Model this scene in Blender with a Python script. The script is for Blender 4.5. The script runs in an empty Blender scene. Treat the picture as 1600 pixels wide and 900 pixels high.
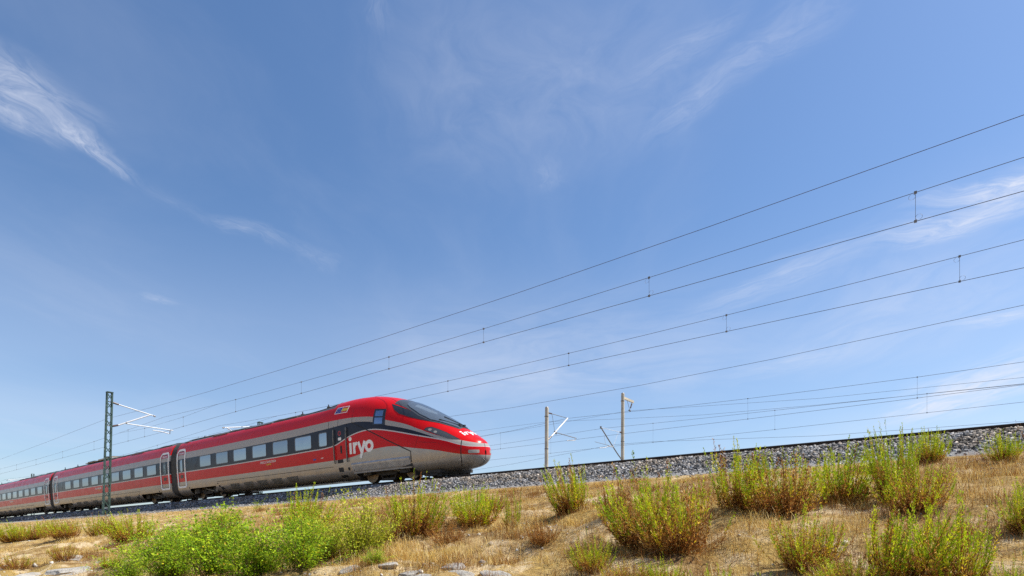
import bpy, bmesh, math, random
import numpy as np
from mathutils import Vector

SC = bpy.context.scene
COL = SC.collection
RNG = np.random.default_rng(7)
random.seed(7)

# ------------------------------------------------------------------ camera
cam = bpy.data.cameras.new('camera')
cam.sensor_width = 36.0
cam.lens = 20.25
cam.shift_y = 0.2444
cam.clip_start = 0.05
cam.clip_end = 20000
camo = bpy.data.objects.new('camera', cam)
COL.objects.link(camo)
camo.location = (0, 0, 0)
camo.rotation_euler = (math.pi / 2, 0, 0)
SC.camera = camo

# ------------------------------------------------------------------ sun, sky, exposure
SUN_ELEV = math.radians(57)
SUN_ROT = math.radians(86)          # clockwise from +Y
sl = bpy.data.lights.new('sun', 'SUN')
sl.energy = 5.0
sl.angle = math.radians(0.53)
sl.color = (1.0, 0.955, 0.88)
so = bpy.data.objects.new('sun', sl)
COL.objects.link(so)
sdir = Vector((math.cos(SUN_ELEV) * math.sin(SUN_ROT), math.cos(SUN_ELEV) * math.cos(SUN_ROT), math.sin(SUN_ELEV)))
so.rotation_euler = sdir.to_track_quat('Z', 'Y').to_euler()
so.location = (40, 0, 60)

SC.view_settings.view_transform = 'Standard'
SC.view_settings.look = 'None'
SC.view_settings.exposure = 0.42
SC.view_settings.gamma = 1.0
SC.cycles.use_denoising = False
SC.cycles.max_bounces = 6
SC.cycles.transparent_max_bounces = 6

SKY_STR = 0.114
w = bpy.data.worlds.new('World')
SC.world = w
w.use_nodes = True
wt = w.node_tree
bgn = wt.nodes['Background']
bgn.inputs[1].default_value = SKY_STR


def N(nt, typ, **kw):
    n = nt.nodes.new(typ)
    for k, v in kw.items():
        setattr(n, k, v)
    return n


def L(nt, a, b):
    nt.links.new(a, b)


def setin(nt, sock, v):
    if isinstance(v, bpy.types.NodeSocket):
        nt.links.new(v, sock)
    else:
        sock.default_value = v


def math_(nt, op, a, b=None, c=None, clamp=False):
    n = N(nt, 'ShaderNodeMath', operation=op, use_clamp=clamp)
    setin(nt, n.inputs[0], a)
    if b is not None:
        setin(nt, n.inputs[1], b)
    if c is not None:
        setin(nt, n.inputs[2], c)
    return n.outputs[0]


def maprange(nt, v, a, b, c=0.0, d=1.0, smooth=True):
    n = N(nt, 'ShaderNodeMapRange', interpolation_type='SMOOTHSTEP' if smooth else 'LINEAR')
    setin(nt, n.inputs[0], v)
    for i, x in zip((1, 2, 3, 4), (a, b, c, d)):
        setin(nt, n.inputs[i], x)
    return n.outputs[0]


def mixc(nt, f, a, b, blend='MIX'):
    n = N(nt, 'ShaderNodeMix', data_type='RGBA', blend_type=blend)
    setin(nt, n.inputs[0], f)
    for i, x in ((6, a), (7, b)):
        if isinstance(x, (tuple, list)):
            x = tuple(x) + (1,) if len(x) == 3 else tuple(x)
        setin(nt, n.inputs[i], x)
    return n.outputs[2]


def noise(nt, vec, scale, detail=4, rough=0.55, dist=0.0, dim='3D'):
    n = N(nt, 'ShaderNodeTexNoise', noise_dimensions=dim)
    if vec is not None:
        L(nt, vec, n.inputs['Vector'])
    n.inputs['Scale'].default_value = scale
    n.inputs['Detail'].default_value = detail
    n.inputs['Roughness'].default_value = rough
    n.inputs['Distortion'].default_value = dist
    return n.outputs['Fac']


def mapping(nt, vec, loc=(0, 0, 0), rot=(0, 0, 0), scale=(1, 1, 1), typ='POINT'):
    n = N(nt, 'ShaderNodeMapping', vector_type=typ)
    L(nt, vec, n.inputs[0])
    n.inputs[1].default_value = loc
    n.inputs[2].default_value = rot
    n.inputs[3].default_value = scale
    return n.outputs[0]


sk = N(wt, 'ShaderNodeTexSky', sky_type='NISHITA')
sk.sun_disc = False
sk.sun_elevation = SUN_ELEV
sk.sun_rotation = SUN_ROT
sk.altitude = 300
sk.air_density = 1.15
sk.dust_density = 1.0
sk.ozone_density = 6.5
tc = N(wt, 'ShaderNodeTexCoord')
sep = N(wt, 'ShaderNodeSeparateXYZ')
L(wt, tc.outputs['Generated'], sep.inputs[0])
zc = math_(wt, 'MAXIMUM', sep.outputs[2], 0.03)
comb = N(wt, 'ShaderNodeCombineXYZ')           # where the view ray meets a flat cirrus layer
L(wt, math_(wt, 'DIVIDE', sep.outputs[0], zc), comb.inputs[0])
L(wt, math_(wt, 'DIVIDE', sep.outputs[1], zc), comb.inputs[1])
cp = comb.outputs[0]
# warp the layer so that streaks curl
wn = N(wt, 'ShaderNodeTexNoise', noise_dimensions='2D')
L(wt, cp, wn.inputs['Vector'])
wn.inputs['Scale'].default_value = 2.2
wn.inputs['Detail'].default_value = 5
wsub = N(wt, 'ShaderNodeVectorMath', operation='SUBTRACT')
L(wt, wn.outputs['Color'], wsub.inputs[0])
wsub.inputs[1].default_value = (0.5, 0.5, 0.5)
wsc = N(wt, 'ShaderNodeVectorMath', operation='SCALE')
L(wt, wsub.outputs[0], wsc.inputs[0])
wsc.inputs['Scale'].default_value = 0.22
wadd = N(wt, 'ShaderNodeVectorMath', operation='ADD')
L(wt, cp, wadd.inputs[0])
L(wt, wsc.outputs[0], wadd.inputs[1])
cpw = wadd.outputs[0]
# cirrus bands: (x0, y0, x1, y1, half width, strength) in the layer
CIRRUS = [
    (-1.17, 1.15, -1.06, 1.40, 0.15, 0.72), (-1.06, 1.37, -1.03, 1.57, 0.05, 0.6), (-1.20, 1.36, -1.10, 1.46, 0.06, 0.25),
    (-1.02, 1.58, -0.94, 1.80, 0.05, 0.07), (-0.94, 1.80, -0.79, 1.99, 0.06, 0.22), (-0.78, 1.99, -0.66, 2.14, 0.06, 0.12),
    (-1.54, 2.36, -1.45, 2.47, 0.07, 0.22),
    (0.60, 1.06, 0.42, 1.24, 0.08, 0.22), (0.47, 1.19, 0.33, 1.46, 0.08, 0.22), (0.40, 1.08, 0.24, 1.27, 0.05, 0.18),
    (-0.28, 1.02, -0.25, 1.16, 0.035, 0.16), (-0.12, 1.02, 0.05, 1.60, 0.34, 0.15), (0.16, 1.02, 0.20, 1.55, 0.30, 0.13),
    (1.56, 1.56, 1.26, 1.72, 0.12, 0.95), (1.56, 1.72, 1.28, 1.92, 0.12, 0.7), (1.26, 1.85, 0.82, 2.55, 0.15, 0.34),
    (2.35, 2.5, 2.1, 2.75, 0.12, 0.45), (2.80, 3.1, 3.45, 4.9, 0.42, 0.95), (1.8, 3.0, 1.35, 3.6, 0.2, 0.22), (0.06, 1.55, 0.10, 1.64, 0.05, 0.14),
    (1.45, 1.7, 1.95, 3.4, 0.55, 0.26),
    (-0.7, 3.7, 1.3, 3.0, 1.2, 0.34),
    (-2.6, 1.2, -1.6, 0.4, 0.2, 0.35), (0.4, -1.2, 1.4, -0.6, 0.25, 0.35), (-1.2, -1.6, -0.5, -0.9, 0.2, 0.3),
]
acc = None
for (x0, y0, x1, y1, hw, st) in CIRRUS:
    a = math.atan2(y1 - y0, x1 - x0)
    hl = math.hypot(x1 - x0, y1 - y0) / 2 * 1.3
    loc = ((x0 + x1) / 2, (y0 + y1) / 2, 0)
    lv = mapping(wt, cpw, loc, (0, 0, a), (hl, hw, 1), 'TEXTURE')
    ln = N(wt, 'ShaderNodeVectorMath', operation='LENGTH')
    L(wt, lv, ln.inputs[0])
    fall = maprange(wt, ln.outputs['Value'], 0.05, 1.25, 1.0, 0.0)
    lv2 = mapping(wt, cpw, loc, (0, 0, a + 0.25), (hl, hw * 0.8, 1), 'TEXTURE')
    nz = noise(wt, lv2, 1.7, 7, 0.62, 0.5, '2D')
    d_ = math_(wt, 'MULTIPLY', math_(wt, 'MULTIPLY', fall, maprange(wt, nz, 0.18, 0.88)), st)
    acc = d_ if acc is None else math_(wt, 'ADD', acc, d_)
veil = maprange(wt, noise(wt, mapping(wt, cpw, (0, 0, 0), (0, 0, 0.7), (1.0, 0.45, 1)), 1.4, 6, 0.6, 0.3, '2D'), 0.42, 0.85, 0.0, 0.07)
acc = math_(wt, 'MINIMUM', math_(wt, 'ADD', acc, veil), 0.75)
acc = math_(wt, 'MULTIPLY', acc, maprange(wt, sep.outputs[2], 0.0, 0.14))
# thin high haze, thicker towards the horizon all round
hz = math_(wt, 'MULTIPLY', maprange(wt, sep.outputs[2], 0.50, 0.14, 0.0, 0.24), maprange(wt, noise(wt, cp, 0.35, 2, 0.5, 0, '2D'), 0.25, 0.7, 0.6, 1.15))
acc = math_(wt, 'MINIMUM', math_(wt, 'ADD', acc, hz), 0.8)
hs = N(wt, 'ShaderNodeHueSaturation')
L(wt, sk.outputs[0], hs.inputs['Color'])
hs.inputs['Saturation'].default_value = 1.05
hs.inputs['Value'].default_value = 1.0
cl = 0.66 / SKY_STR
skc = mixc(wt, acc, hs.outputs[0], (cl * 0.95, cl * 0.99, cl * 1.12))
L(wt, skc, bgn.inputs[0])

# ------------------------------------------------------------------ frame of the railway
# s runs along the track (away from the camera), p across it, z above the rail head
_l = math.hypot(1180, 900)
D = (-1180 / _l, 900 / _l)
NN = (900 / _l, 1180 / _l)
TH = math.atan2(D[1], D[0])
GR = -0.0026


def zr(s):
    return 2.485 + GR * np.clip(s, -120, 300)


def W(s, p, z=0.0):
    return Vector((s * D[0] + p * NN[0], s * D[1] + p * NN[1], float(zr(s)) + z))


def loc3(s, p, zabs):
    return Vector((s * D[0] + p * NN[0], s * D[1] + p * NN[1], zabs))


def tag(o, label=None, cat=None, group=None, kind=None):
    for k, v in (('label', label), ('category', cat), ('group', group), ('kind', kind)):
        if v:
            o[k] = v
    return o


def empty(name, loc, rot=(0, 0, 0)):
    o = bpy.data.objects.new(name, None)
    o.empty_display_size = 0.2
    COL.objects.link(o)
    o.location = loc
    o.rotation_euler = rot
    return o


def link(name, me, parent=None):
    o = bpy.data.objects.new(name, me)
    COL.objects.link(o)
    if parent is not None:
        o.parent = parent
    return o


def copy_tree(o, parent=None):
    c = o.copy()
    COL.objects.link(c)
    if parent is not None:
        c.parent = parent
    for ch in list(o.children):
        copy_tree(ch, c)
    return c


def fastmesh(name, V, F, mats, col=None, midx=None, smooth=False):
    V = np.asarray(V, np.float32)
    F = np.asarray(F, np.int32)
    k = F.shape[1]
    me = bpy.data.meshes.new(name)
    me.vertices.add(len(V))
    me.vertices.foreach_set('co', V.ravel())
    me.loops.add(F.size)
    me.loops.foreach_set('vertex_index', F.ravel())
    me.polygons.add(len(F))
    me.polygons.foreach_set('loop_start', np.arange(0, F.size, k, dtype=np.int32))
    me.polygons.foreach_set('loop_total', np.full(len(F), k, np.int32))
    if smooth:
        me.polygons.foreach_set('use_smooth', np.ones(len(F), bool))
    for m in (mats if isinstance(mats, (list, tuple)) else [mats]):
        me.materials.append(m)
    if midx is not None:
        me.polygons.foreach_set('material_index', np.asarray(midx, np.int32))
    if col is not None:
        a = me.color_attributes.new('Col', 'FLOAT_COLOR', 'POINT')
        c4 = np.ones((len(V), 4), np.float32)
        c4[:, :3] = col
        a.data.foreach_set('color', c4.ravel())
    me.update(calc_edges=True)
    return me


class MB:
    """collects simple shapes, builds one mesh"""

    def __init__(self):
        self.v, self.f, self.m, self.sm = [], [], [], []

    def add(self, vs, fs, m=0, smooth=False):
        o = len(self.v)
        self.v += [tuple(x) for x in vs]
        for f in fs:
            self.f.append([i + o for i in f])
            self.m.append(m)
            self.sm.append(smooth)

    def box(self, x0, x1, y0, y1, z0, z1, m=0):
        vs = [(x, y, z) for x in (x0, x1) for y in (y0, y1) for z in (z0, z1)]
        self.add(vs, [(0, 1, 3, 2), (4, 6, 7, 5), (0, 4, 5, 1), (2, 3, 7, 6), (0, 2, 6, 4), (1, 5, 7, 3)], m)

    def bar(self, a, b, wx, wy, m=0, up=(0, 0, 1)):
        a, b = Vector(a), Vector(b)
        t = (b - a).normalized()
        u = Vector(up)
        if abs(t.dot(u)) > 0.98:
            u = Vector((1, 0, 0))
        s = t.cross(u).normalized()
        u = s.cross(t).normalized()
        vs = []
        for q in (a, b):
            for i, j in ((-1, -1), (1, -1), (1, 1), (-1, 1)):
                vs.append(q + s * (i * wx / 2) + u * (j * wy / 2))
        self.add(vs, [(0, 3, 2, 1), (4, 5, 6, 7), (0, 1, 5, 4), (1, 2, 6, 5), (2, 3, 7, 6), (3, 0, 4, 7)], m)

    def tube(self, pts, r, n=8, m=0, cap=True, smooth=True):
        pts = [Vector(q) for q in pts]
        rs = r if isinstance(r, (list, tuple)) else [r] * len(pts)
        vs = []
        ref = None
        for i, q in enumerate(pts):
            t = (pts[min(i + 1, len(pts) - 1)] - pts[max(i - 1, 0)]).normalized()
            if ref is None:
                ref = Vector((0, 0, 1)) if abs(t.z) < 0.9 else Vector((1, 0, 0))
            s = t.cross(ref).normalized()
            u = s.cross(t).normalized()
            for k in range(n):
                a = 2 * math.pi * k / n
                vs.append(q + (s * math.cos(a) + u * math.sin(a)) * rs[i])
        fs = []
        for i in range(len(pts) - 1):
            for k in range(n):
                k2 = (k + 1) % n
                fs.append((i * n + k, i * n + k2, (i + 1) * n + k2, (i + 1) * n + k))
        self.add(vs, fs, m, smooth)
        if cap:
            self.add(vs[:n], [tuple(range(n - 1, -1, -1))], m)
            self.add(vs[-n:], [tuple(range(n))], m)

    def lathe_y(self, c, prof, n=24, m=0, smooth=False):
        """prof: (radius, y) about the y axis through c"""
        vs = []
        for (r, y) in prof:
            for k in range(n):
                a = 2 * math.pi * k / n
                vs.append((c[0] + r * math.cos(a), c[1] + y, c[2] + r * math.sin(a)))
        fs = []
        for i in range(len(prof) - 1):
            for k in range(n):
                k2 = (k + 1) % n
                fs.append((i * n + k, (i + 1) * n + k, (i + 1) * n + k2, i * n + k2))
        self.add(vs, fs, m, smooth)

    def mesh(self, name, mats):
        me = bpy.data.meshes.new(name)
        me.from_pydata(self.v, [], self.f)
        for q in (mats if isinstance(mats, (list, tuple)) else [mats]):
            me.materials.append(q)
        me.polygons.foreach_set('material_index', self.m)
        me.polygons.foreach_set('use_smooth', self.sm)
        me.update()
        return me

    def build(self, name, mats, parent=None):
        return link(name, self.mesh(name, mats), parent)


# ------------------------------------------------------------------ noise in numpy
def _hash(ix, iy, seed):
    h = (ix.astype(np.int64) * 374761393 + iy.astype(np.int64) * 668265263 + seed * 1442695041) & 0x7fffffff
    h = ((h ^ (h >> 13)) * 1274126177) & 0x7fffffff
    h = h ^ (h >> 16)
    return (h & 0xffff) / 65535.0


def vnoise(x, y, seed=0):
    ix, iy = np.floor(x), np.floor(y)
    fx, fy = x - ix, y - iy
    fx = fx * fx * (3 - 2 * fx)
    fy = fy * fy * (3 - 2 * fy)
    a, b = _hash(ix, iy, seed), _hash(ix + 1, iy, seed)
    c, d = _hash(ix, iy + 1, seed), _hash(ix + 1, iy + 1, seed)
    return (a * (1 - fx) + b * fx) * (1 - fy) + (c * (1 - fx) + d * fx) * fy


def fbm(x, y, seed=0, oct=4):
    x, y = np.asarray(x, float), np.asarray(y, float)
    t, amp, tot = 0, 1.0, 0
    for o in range(oct):
        t = t + amp * vnoise(x * 2 ** o, y * 2 ** o, seed + o * 17)
        tot += amp
        amp *= 0.5
    return t / tot


PROF = [(-3000, -4.7), (-20, -4.6), (-5, -4.5), (0, -3.95), (3, -3.25), (5, -2.76), (7, -2.31), (9, -1.87), (11, -1.44),
        (13.3, -0.985), (14.55, -0.745), (16, -0.72), (60, -0.72), (78, -4.7), (3000, -4.7)]
_pp, _pz = zip(*PROF)


def ground_z(s, p):
    s = np.asarray(s, float)
    p = np.asarray(p, float)
    base = zr(s) + np.interp(p, _pp, _pz)
    m = np.clip((12.9 - p) / 4.5, 0, 1)
    b = (fbm(s * 0.55, p * 0.55, 3, 3) - 0.5) * 0.42 + (fbm(s * 2.3, p * 2.3, 9, 3) - 0.5) * 0.20 + (fbm(s * 7.0, p * 7.0, 15, 2) - 0.5) * 0.06
    near = np.clip((np.hypot(s, p) - 0.5) / 2.5, 0, 1)
    return base + b * m * near


# ------------------------------------------------------------------ materials
def new_mat(name):
    m = bpy.data.materials.new(name)
    m.use_nodes = True
    nt = m.node_tree
    return m, nt, nt.nodes['Principled BSDF']


def simple(name, col, rough=0.6, metal=0.0, var=0.25, scale=6.0, bump=0.0, bscale=40.0, dark=None, spec=0.5):
    m, nt, b = new_mat(name)
    t = N(nt, 'ShaderNodeTexCoord')
    f = noise(nt, t.outputs['Object'], scale, 5, 0.6)
    lo = tuple(c * (1 - var) for c in col) if dark is None else dark
    hi = tuple(min(1, c * (1 + var * 0.6)) for c in col)
    L(nt, mixc(nt, maprange(nt, f, 0.3, 0.7), lo, hi), b.inputs['Base Color'])
    b.inputs['Roughness'].default_value = rough
    b.inputs['Metallic'].default_value = metal
    b.inputs['Specular IOR Level'].default_value = spec
    if bump:
        bn = N(nt, 'ShaderNodeBump')
        bn.inputs['Strength'].default_value = bump
        bn.inputs['Distance'].default_value = 0.02
        L(nt, noise(nt, t.outputs['Object'], bscale, 6, 0.65), bn.inputs['Height'])
        L(nt, bn.outputs[0], b.inputs['Normal'])
    return m


def leaf_mat(name, trans=0.3, rough=0.55):
    m, nt, b = new_mat(name)
    at = N(nt, 'ShaderNodeAttribute', attribute_name='Col')
    L(nt, at.outputs['Color'], b.inputs['Base Color'])
    b.inputs['Roughness'].default_value = rough
    b.inputs['Specular IOR Level'].default_value = 0.08
    tr = N(nt, 'ShaderNodeBsdfTranslucent')
    L(nt, at.outputs['Color'], tr.inputs['Color'])
    dim = N(nt, 'ShaderNodeMix', data_type='RGBA', blend_type='MULTIPLY')
    dim.inputs[0].default_value = 1.0
    L(nt, at.outputs['Color'], dim.inputs[6])
    dim.inputs[7].default_value = (trans, trans, trans, 1)
    L(nt, dim.outputs[2], tr.inputs['Color'])
    mx = N(nt, 'ShaderNodeAddShader')            # a thin leaf reflects and also lets light through
    L(nt, b.outputs[0], mx.inputs[0])
    L(nt, tr.outputs[0], mx.inputs[1])
    L(nt, mx.outputs[0], nt.nodes['Material Output'].inputs[0])
    return m


M_LEAF = leaf_mat('leaf', 0.6)
M_STEM = leaf_mat('stem', 0.0, 0.8)
M_STRAW = leaf_mat('straw', 0.25, 0.7)
M_BLACK = simple('black_metal', (0.018, 0.018, 0.02), 0.6, 0.0, 0.4, 9)
M_DUST = simple('dusty_underframe', (0.035, 0.030, 0.026), 0.8, 0.0, 0.5, 7)
M_WHEEL = simple('dusty_wheel', (0.30, 0.235, 0.17), 0.6, 0.2, 0.3, 12)
M_TYRE = simple('wheel_tread', (0.06, 0.05, 0.045), 0.45, 0.6, 0.3, 12)
M_TRIM = simple('black_trim', (0.022, 0.024, 0.03), 0.35, 0.0, 0.2, 5)
M_SEAM = simple('seam_dark', (0.012, 0.012, 0.014), 0.7, 0.0, 0.2, 5)
M_WHITE = simple('white_print', (0.86, 0.85, 0.83), 0.45, 0.0, 0.08, 3)
M_ROOF = simple('roof_grey', (0.10, 0.10, 0.105), 0.55, 0.0, 0.35, 2.5)
M_ROOFB = simple('roof_beige', (0.38, 0.33, 0.25), 0.6, 0.0, 0.25, 4)
M_BELLOW = simple('bellows_rubber', (0.055, 0.052, 0.05), 0.75, 0.0, 0.3, 6)
M_RAIL = simple('rail_rust', (0.045, 0.03, 0.024), 0.7, 0.2, 0.4, 14)
M_RAILTOP = simple('rail_steel', (0.35, 0.33, 0.31), 0.3, 0.9, 0.15, 10)
M_MAST = simple('mast_green', (0.05, 0.095, 0.078), 0.5, 0.2, 0.3, 3)
M_GALV = simple('galvanised', (0.64, 0.64, 0.64), 0.45, 0.1, 0.15, 6)
M_DULL = simple('dull_steel', (0.22, 0.20, 0.18), 0.5, 0.5, 0.3, 8)
M_INSUL = simple('insulator_brown', (0.10, 0.055, 0.035), 0.3, 0.0, 0.25, 12)
M_WIRE = simple('wire_copper', (0.13, 0.12, 0.12), 0.5, 0.3, 0.3, 3)
M_WIRE2 = simple('wire_bronze', (0.09, 0.05, 0.045), 0.5, 0.3, 0.3, 3)
M_CONC = simple('pole_concrete', (0.53, 0.455, 0.335), 0.85, 0.0, 0.22, 2.2, 0.25, 30)
M_LAMP = simple('lamp_grey', (0.33, 0.31, 0.28), 0.25, 0.0, 0.15, 8)
M_BLUE = simple('flag_blue', (0.012, 0.03, 0.30), 0.4, 0, 0.1, 3)
M_YEL = simple('flag_yellow', (0.75, 0.50, 0.02), 0.4, 0, 0.1, 3)
M_FRED = simple('flag_red', (0.55, 0.02, 0.02), 0.4, 0, 0.1, 3)
M_MAG = simple('door_red', (0.40, 0.012, 0.035), 0.3, 0, 0.1, 3)
M_GRILLE2 = simple('grille_slat', (0.24, 0.22, 0.19), 0.6, 0.1, 0.3, 8)
M_GRILLE = simple('grille_grey', (0.10, 0.092, 0.08), 0.6, 0.1, 0.3, 8)


def glass(name, base, rough, metal, coat=0.0):
    m, nt, b = new_mat(name)
    t = N(nt, 'ShaderNodeTexCoord')
    f = noise(nt, t.outputs['Object'], 3.0, 4)
    L(nt, mixc(nt, f, tuple(c * 0.88 for c in base), base), b.inputs['Base Color'])
    b.inputs['Roughness'].default_value = rough
    b.inputs['Metallic'].default_value = metal
    b.inputs['IOR'].default_value = 1.55
    b.inputs['Coat Weight'].default_value = coat
    b.inputs['Coat Roughness'].default_value = 0.03
    return m


def vary_per_pane(m):
    nt = m.node_tree
    b = nt.nodes['Principled BSDF']
    src = b.inputs['Base Color'].links[0].from_socket
    oi = N(nt, 'ShaderNodeObjectInfo')
    L(nt, mixc(nt, oi.outputs['Random'], src, (0.22, 0.25, 0.28)), b.inputs['Base Color'])
    L(nt, maprange(nt, oi.outputs['Random'], 0, 1, .04, .12, False), b.inputs['Roughness'])
    return m


M_PANE = glass('coated_pane', (0.36, 0.41, 0.45), 0.07, 0.7)
vary_per_pane(M_PANE)
M_CABPANE = glass('cab_pane', (0.30, 0.38, 0.50), 0.06, 0.8)
M_HEAD = glass('headlight_glass', (0.11, 0.105, 0.095), 0.08, 0.35, 1.0)


def screen_glass():
    m, nt, b = new_mat('windscreen_glass')
    t = N(nt, 'ShaderNodeTexCoord')
    f = noise(nt, t.outputs['Object'], 2.0, 4)
    b.inputs['Roughness'].default_value = 0.04
    b.inputs['IOR'].default_value = 1.8
    b.inputs['Metallic'].default_value = 0.22
    L(nt, mixc(nt, f, (0.15, 0.19, 0.24), (0.20, 0.25, 0.31)), b.inputs['Base Color'])
    tr = N(nt, 'ShaderNodeBsdfTransparent')
    tr.inputs[0].default_value = (0.6, 0.68, 0.74, 1)
    mx = N(nt, 'ShaderNodeMixShader')
    mx.inputs[0].default_value = 0.38
    L(nt, b.outputs[0], mx.inputs[1])
    L(nt, tr.outputs[0], mx.inputs[2])
    L(nt, mx.outputs[0], nt.nodes['Material Output'].inputs[0])
    return m


M_SCREEN = screen_glass()

# ------------------------------------------------------------------ ground
def axis(segs):
    out = []
    for a, b, st in segs:
        out += list(np.arange(a, b, st))
    return np.array(out + [segs[-1][1]])


SA = axis([(-3000, -400, 400), (-400, -60, 40), (-60, -16, 4), (-16, 22, 0.14), (22, 45, 0.3), (45, 100, 0.8), (100, 300, 10), (300, 3000, 300)])
PA = axis([(-3000, -200, 400), (-200, -20, 30), (-20, 0, 2), (0, 13.0, 0.14), (13.0, 15.0, 0.1), (15, 20, 1), (20, 60, 8), (60, 80, 3), (80, 3000, 400)])


def grid_faces(na, nb):
    i = np.arange(na * nb).reshape(na, nb)
    return np.stack([i[:-1, :-1], i[:-1, 1:], i[1:, 1:], i[1:, :-1]], -1).reshape(-1, 4)


def ground_material():
    m, nt, b = new_mat('dry_bank_soil')
    t = N(nt, 'ShaderNodeTexCoord')
    ob = t.outputs['Object']
    sp = N(nt, 'ShaderNodeSeparateXYZ')
    L(nt, ob, sp.inputs[0])
    p = math_(nt, 'MULTIPLY', sp.outputs[1], -1.0)
    big = noise(nt, ob, 0.7, 5, 0.6)
    mid = noise(nt, ob, 3.5, 6, 0.65)
    fine = noise(nt, ob, 26, 6, 0.7)
    soil = mixc(nt, maprange(nt, mid, 0.32, 0.68), (0.21, 0.115, 0.042), (0.50, 0.35, 0.16))
    soil = mixc(nt, maprange(nt, big, 0.40, 0.62), soil, (0.42, 0.285, 0.095))
    soil = mixc(nt, maprange(nt, fine, 0.54, 0.70, 0, 0.55), soil, (0.17, 0.11, 0.055))
    pale = maprange(nt, noise(nt, ob, 1.3, 5, 0.6, 0.4), 0.52, 0.62)
    soil = mixc(nt, math_(nt, 'MULTIPLY', pale, 0.75), soil, (0.68, 0.54, 0.34))
    litter = maprange(nt, noise(nt, ob, 1.9, 6, 0.7, 0.6), 0.54, 0.64, 0, 0.75)
    soil = mixc(nt, litter, soil, (0.15, 0.085, 0.04))
    vor = N(nt, 'ShaderNodeTexVoronoi')
    L(nt, ob, vor.inputs['Vector'])
    vor.inputs['Scale'].default_value = 42
    grav = mixc(nt, vor.outputs['Color'], (0.16, 0.155, 0.145), (0.36, 0.345, 0.325))
    edge = math_(nt, 'ADD', p, math_(nt, 'MULTIPLY', math_(nt, 'SUBTRACT', noise(nt, ob, 1.6, 5, 0.6), 0.5), 0.6))
    gm = maprange(nt, edge, 13.15, 13.5)
    L(nt, mixc(nt, gm, soil, grav), b.inputs['Base Color'])
    b.inputs['Roughness'].default_value = 0.95
    b.inputs['Specular IOR Level'].default_value = 0.1
    bn = N(nt, 'ShaderNodeBump')
    bn.inputs['Strength'].default_value = 1.0
    bn.inputs['Distance'].default_value = 0.08
    h = math_(nt, 'ADD', math_(nt, 'MULTIPLY', mid, 0.6), math_(nt, 'MULTIPLY', fine, 0.5))
    L(nt, h, bn.inputs['Height'])
    L(nt, bn.outputs[0], b.inputs['Normal'])
    return m


ss, pp = np.meshgrid(SA, PA, indexing='ij')
gz = ground_z(ss, pp)
V = np.stack([ss, -pp, gz], -1).reshape(-1, 3)
gme = fastmesh('ground', V, grid_faces(len(SA), len(PA)), ground_material(), smooth=True)
go = link('ground', gme)
go.rotation_euler = (0, 0, TH)
tag(go, kind='structure')

# ---- ballast bed and its stones
def ballast_material(stone):
    m, nt, b = new_mat('ballast_stone' if stone else 'ballast_bed')
    t = N(nt, 'ShaderNodeTexCoord')
    if stone:
        at = N(nt, 'ShaderNodeAttribute', attribute_name='Col')
        f = noise(nt, t.outputs['Object'], 30, 4)
        c = mixc(nt, maprange(nt, f, 0.3, 0.7, 0.0, 0.35), at.outputs['Color'], (0.10, 0.095, 0.09))
    else:
        vor = N(nt, 'ShaderNodeTexVoronoi')
        L(nt, t.outputs['Object'], vor.inputs['Vector'])
        vor.inputs['Scale'].default_value = 17
        sp = N(nt, 'ShaderNodeSeparateXYZ')
        L(nt, vor.outputs['Color'], sp.inputs[0])
        c = mixc(nt, sp.outputs[0], (0.05, 0.047, 0.043), (0.17, 0.16, 0.15))  # bed darker than the stones, painting in the shade of their gaps
        bn = N(nt, 'ShaderNodeBump')
        bn.inputs['Strength'].default_value = 1.0
        bn.inputs['Distance'].default_value = 0.05
        L(nt, math_(nt, 'SUBTRACT', 1.0, vor.outputs['Distance']), bn.inputs['Height'])
        L(nt, bn.outputs[0], b.inputs['Normal'])
    L(nt, c, b.inputs['Base Color'])
    b.inputs['Roughness'].default_value = 0.9
    b.inputs['Specular IOR Level'].default_value = 0.2
    return m


BP = [(14.45, -0.82), (14.62, -0.715), (15.1, -0.47), (15.55, -0.27), (15.75, -0.235), (16.3, -0.19), (16.9, -0.14), (18.4, -0.01), (18.9, -0.01), (19.8, -0.24), (20.2, -0.24),
      (21.0, -0.2), (23.3, -0.2), (24.0, -0.26), (25.0, -0.9)]
bpx, bpz = zip(*BP)


def ballast_z(s, p):
    return zr(s) + np.interp(p, bpx, bpz)


SB = axis([(-60, -14, 4), (-14, 40, 0.12), (40, 110, 0.4), (110, 400, 20)])
PB = np.concatenate([np.arange(14.45, 16.4, 0.1), np.array([16.6, 18.5, 19, 20, 21, 22, 23, 23.7, 24.3, 25.0])])
ss, pp = np.meshgrid(SB, PB, indexing='ij')
bz = ballast_z(ss, pp) + (fbm(ss * 6, pp * 6, 31, 2) - 0.5) * 0.07 - 0.02
bed = link('ballast_bed', fastmesh('ballast_bed', np.stack([ss, -pp, bz], -1).reshape(-1, 3), grid_faces(len(SB), len(PB)), ballast_material(False)))
bed.rotation_euler = (0, 0, TH)
tag(bed, kind='structure')


def rand_rot(n, rng):
    q = rng.normal(size=(n, 4))
    q /= np.linalg.norm(q, axis=1)[:, None]
    a, b, c, d = q.T
    return np.stack([np.stack([1 - 2 * (c * c + d * d), 2 * (b * c - a * d), 2 * (b * d + a * c)], -1),
                     np.stack([2 * (b * c + a * d), 1 - 2 * (b * b + d * d), 2 * (c * d - a * b)], -1),
                     np.stack([2 * (b * d - a * c), 2 * (c * d + a * b), 1 - 2 * (b * b + c * c)], -1)], 1)


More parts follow.
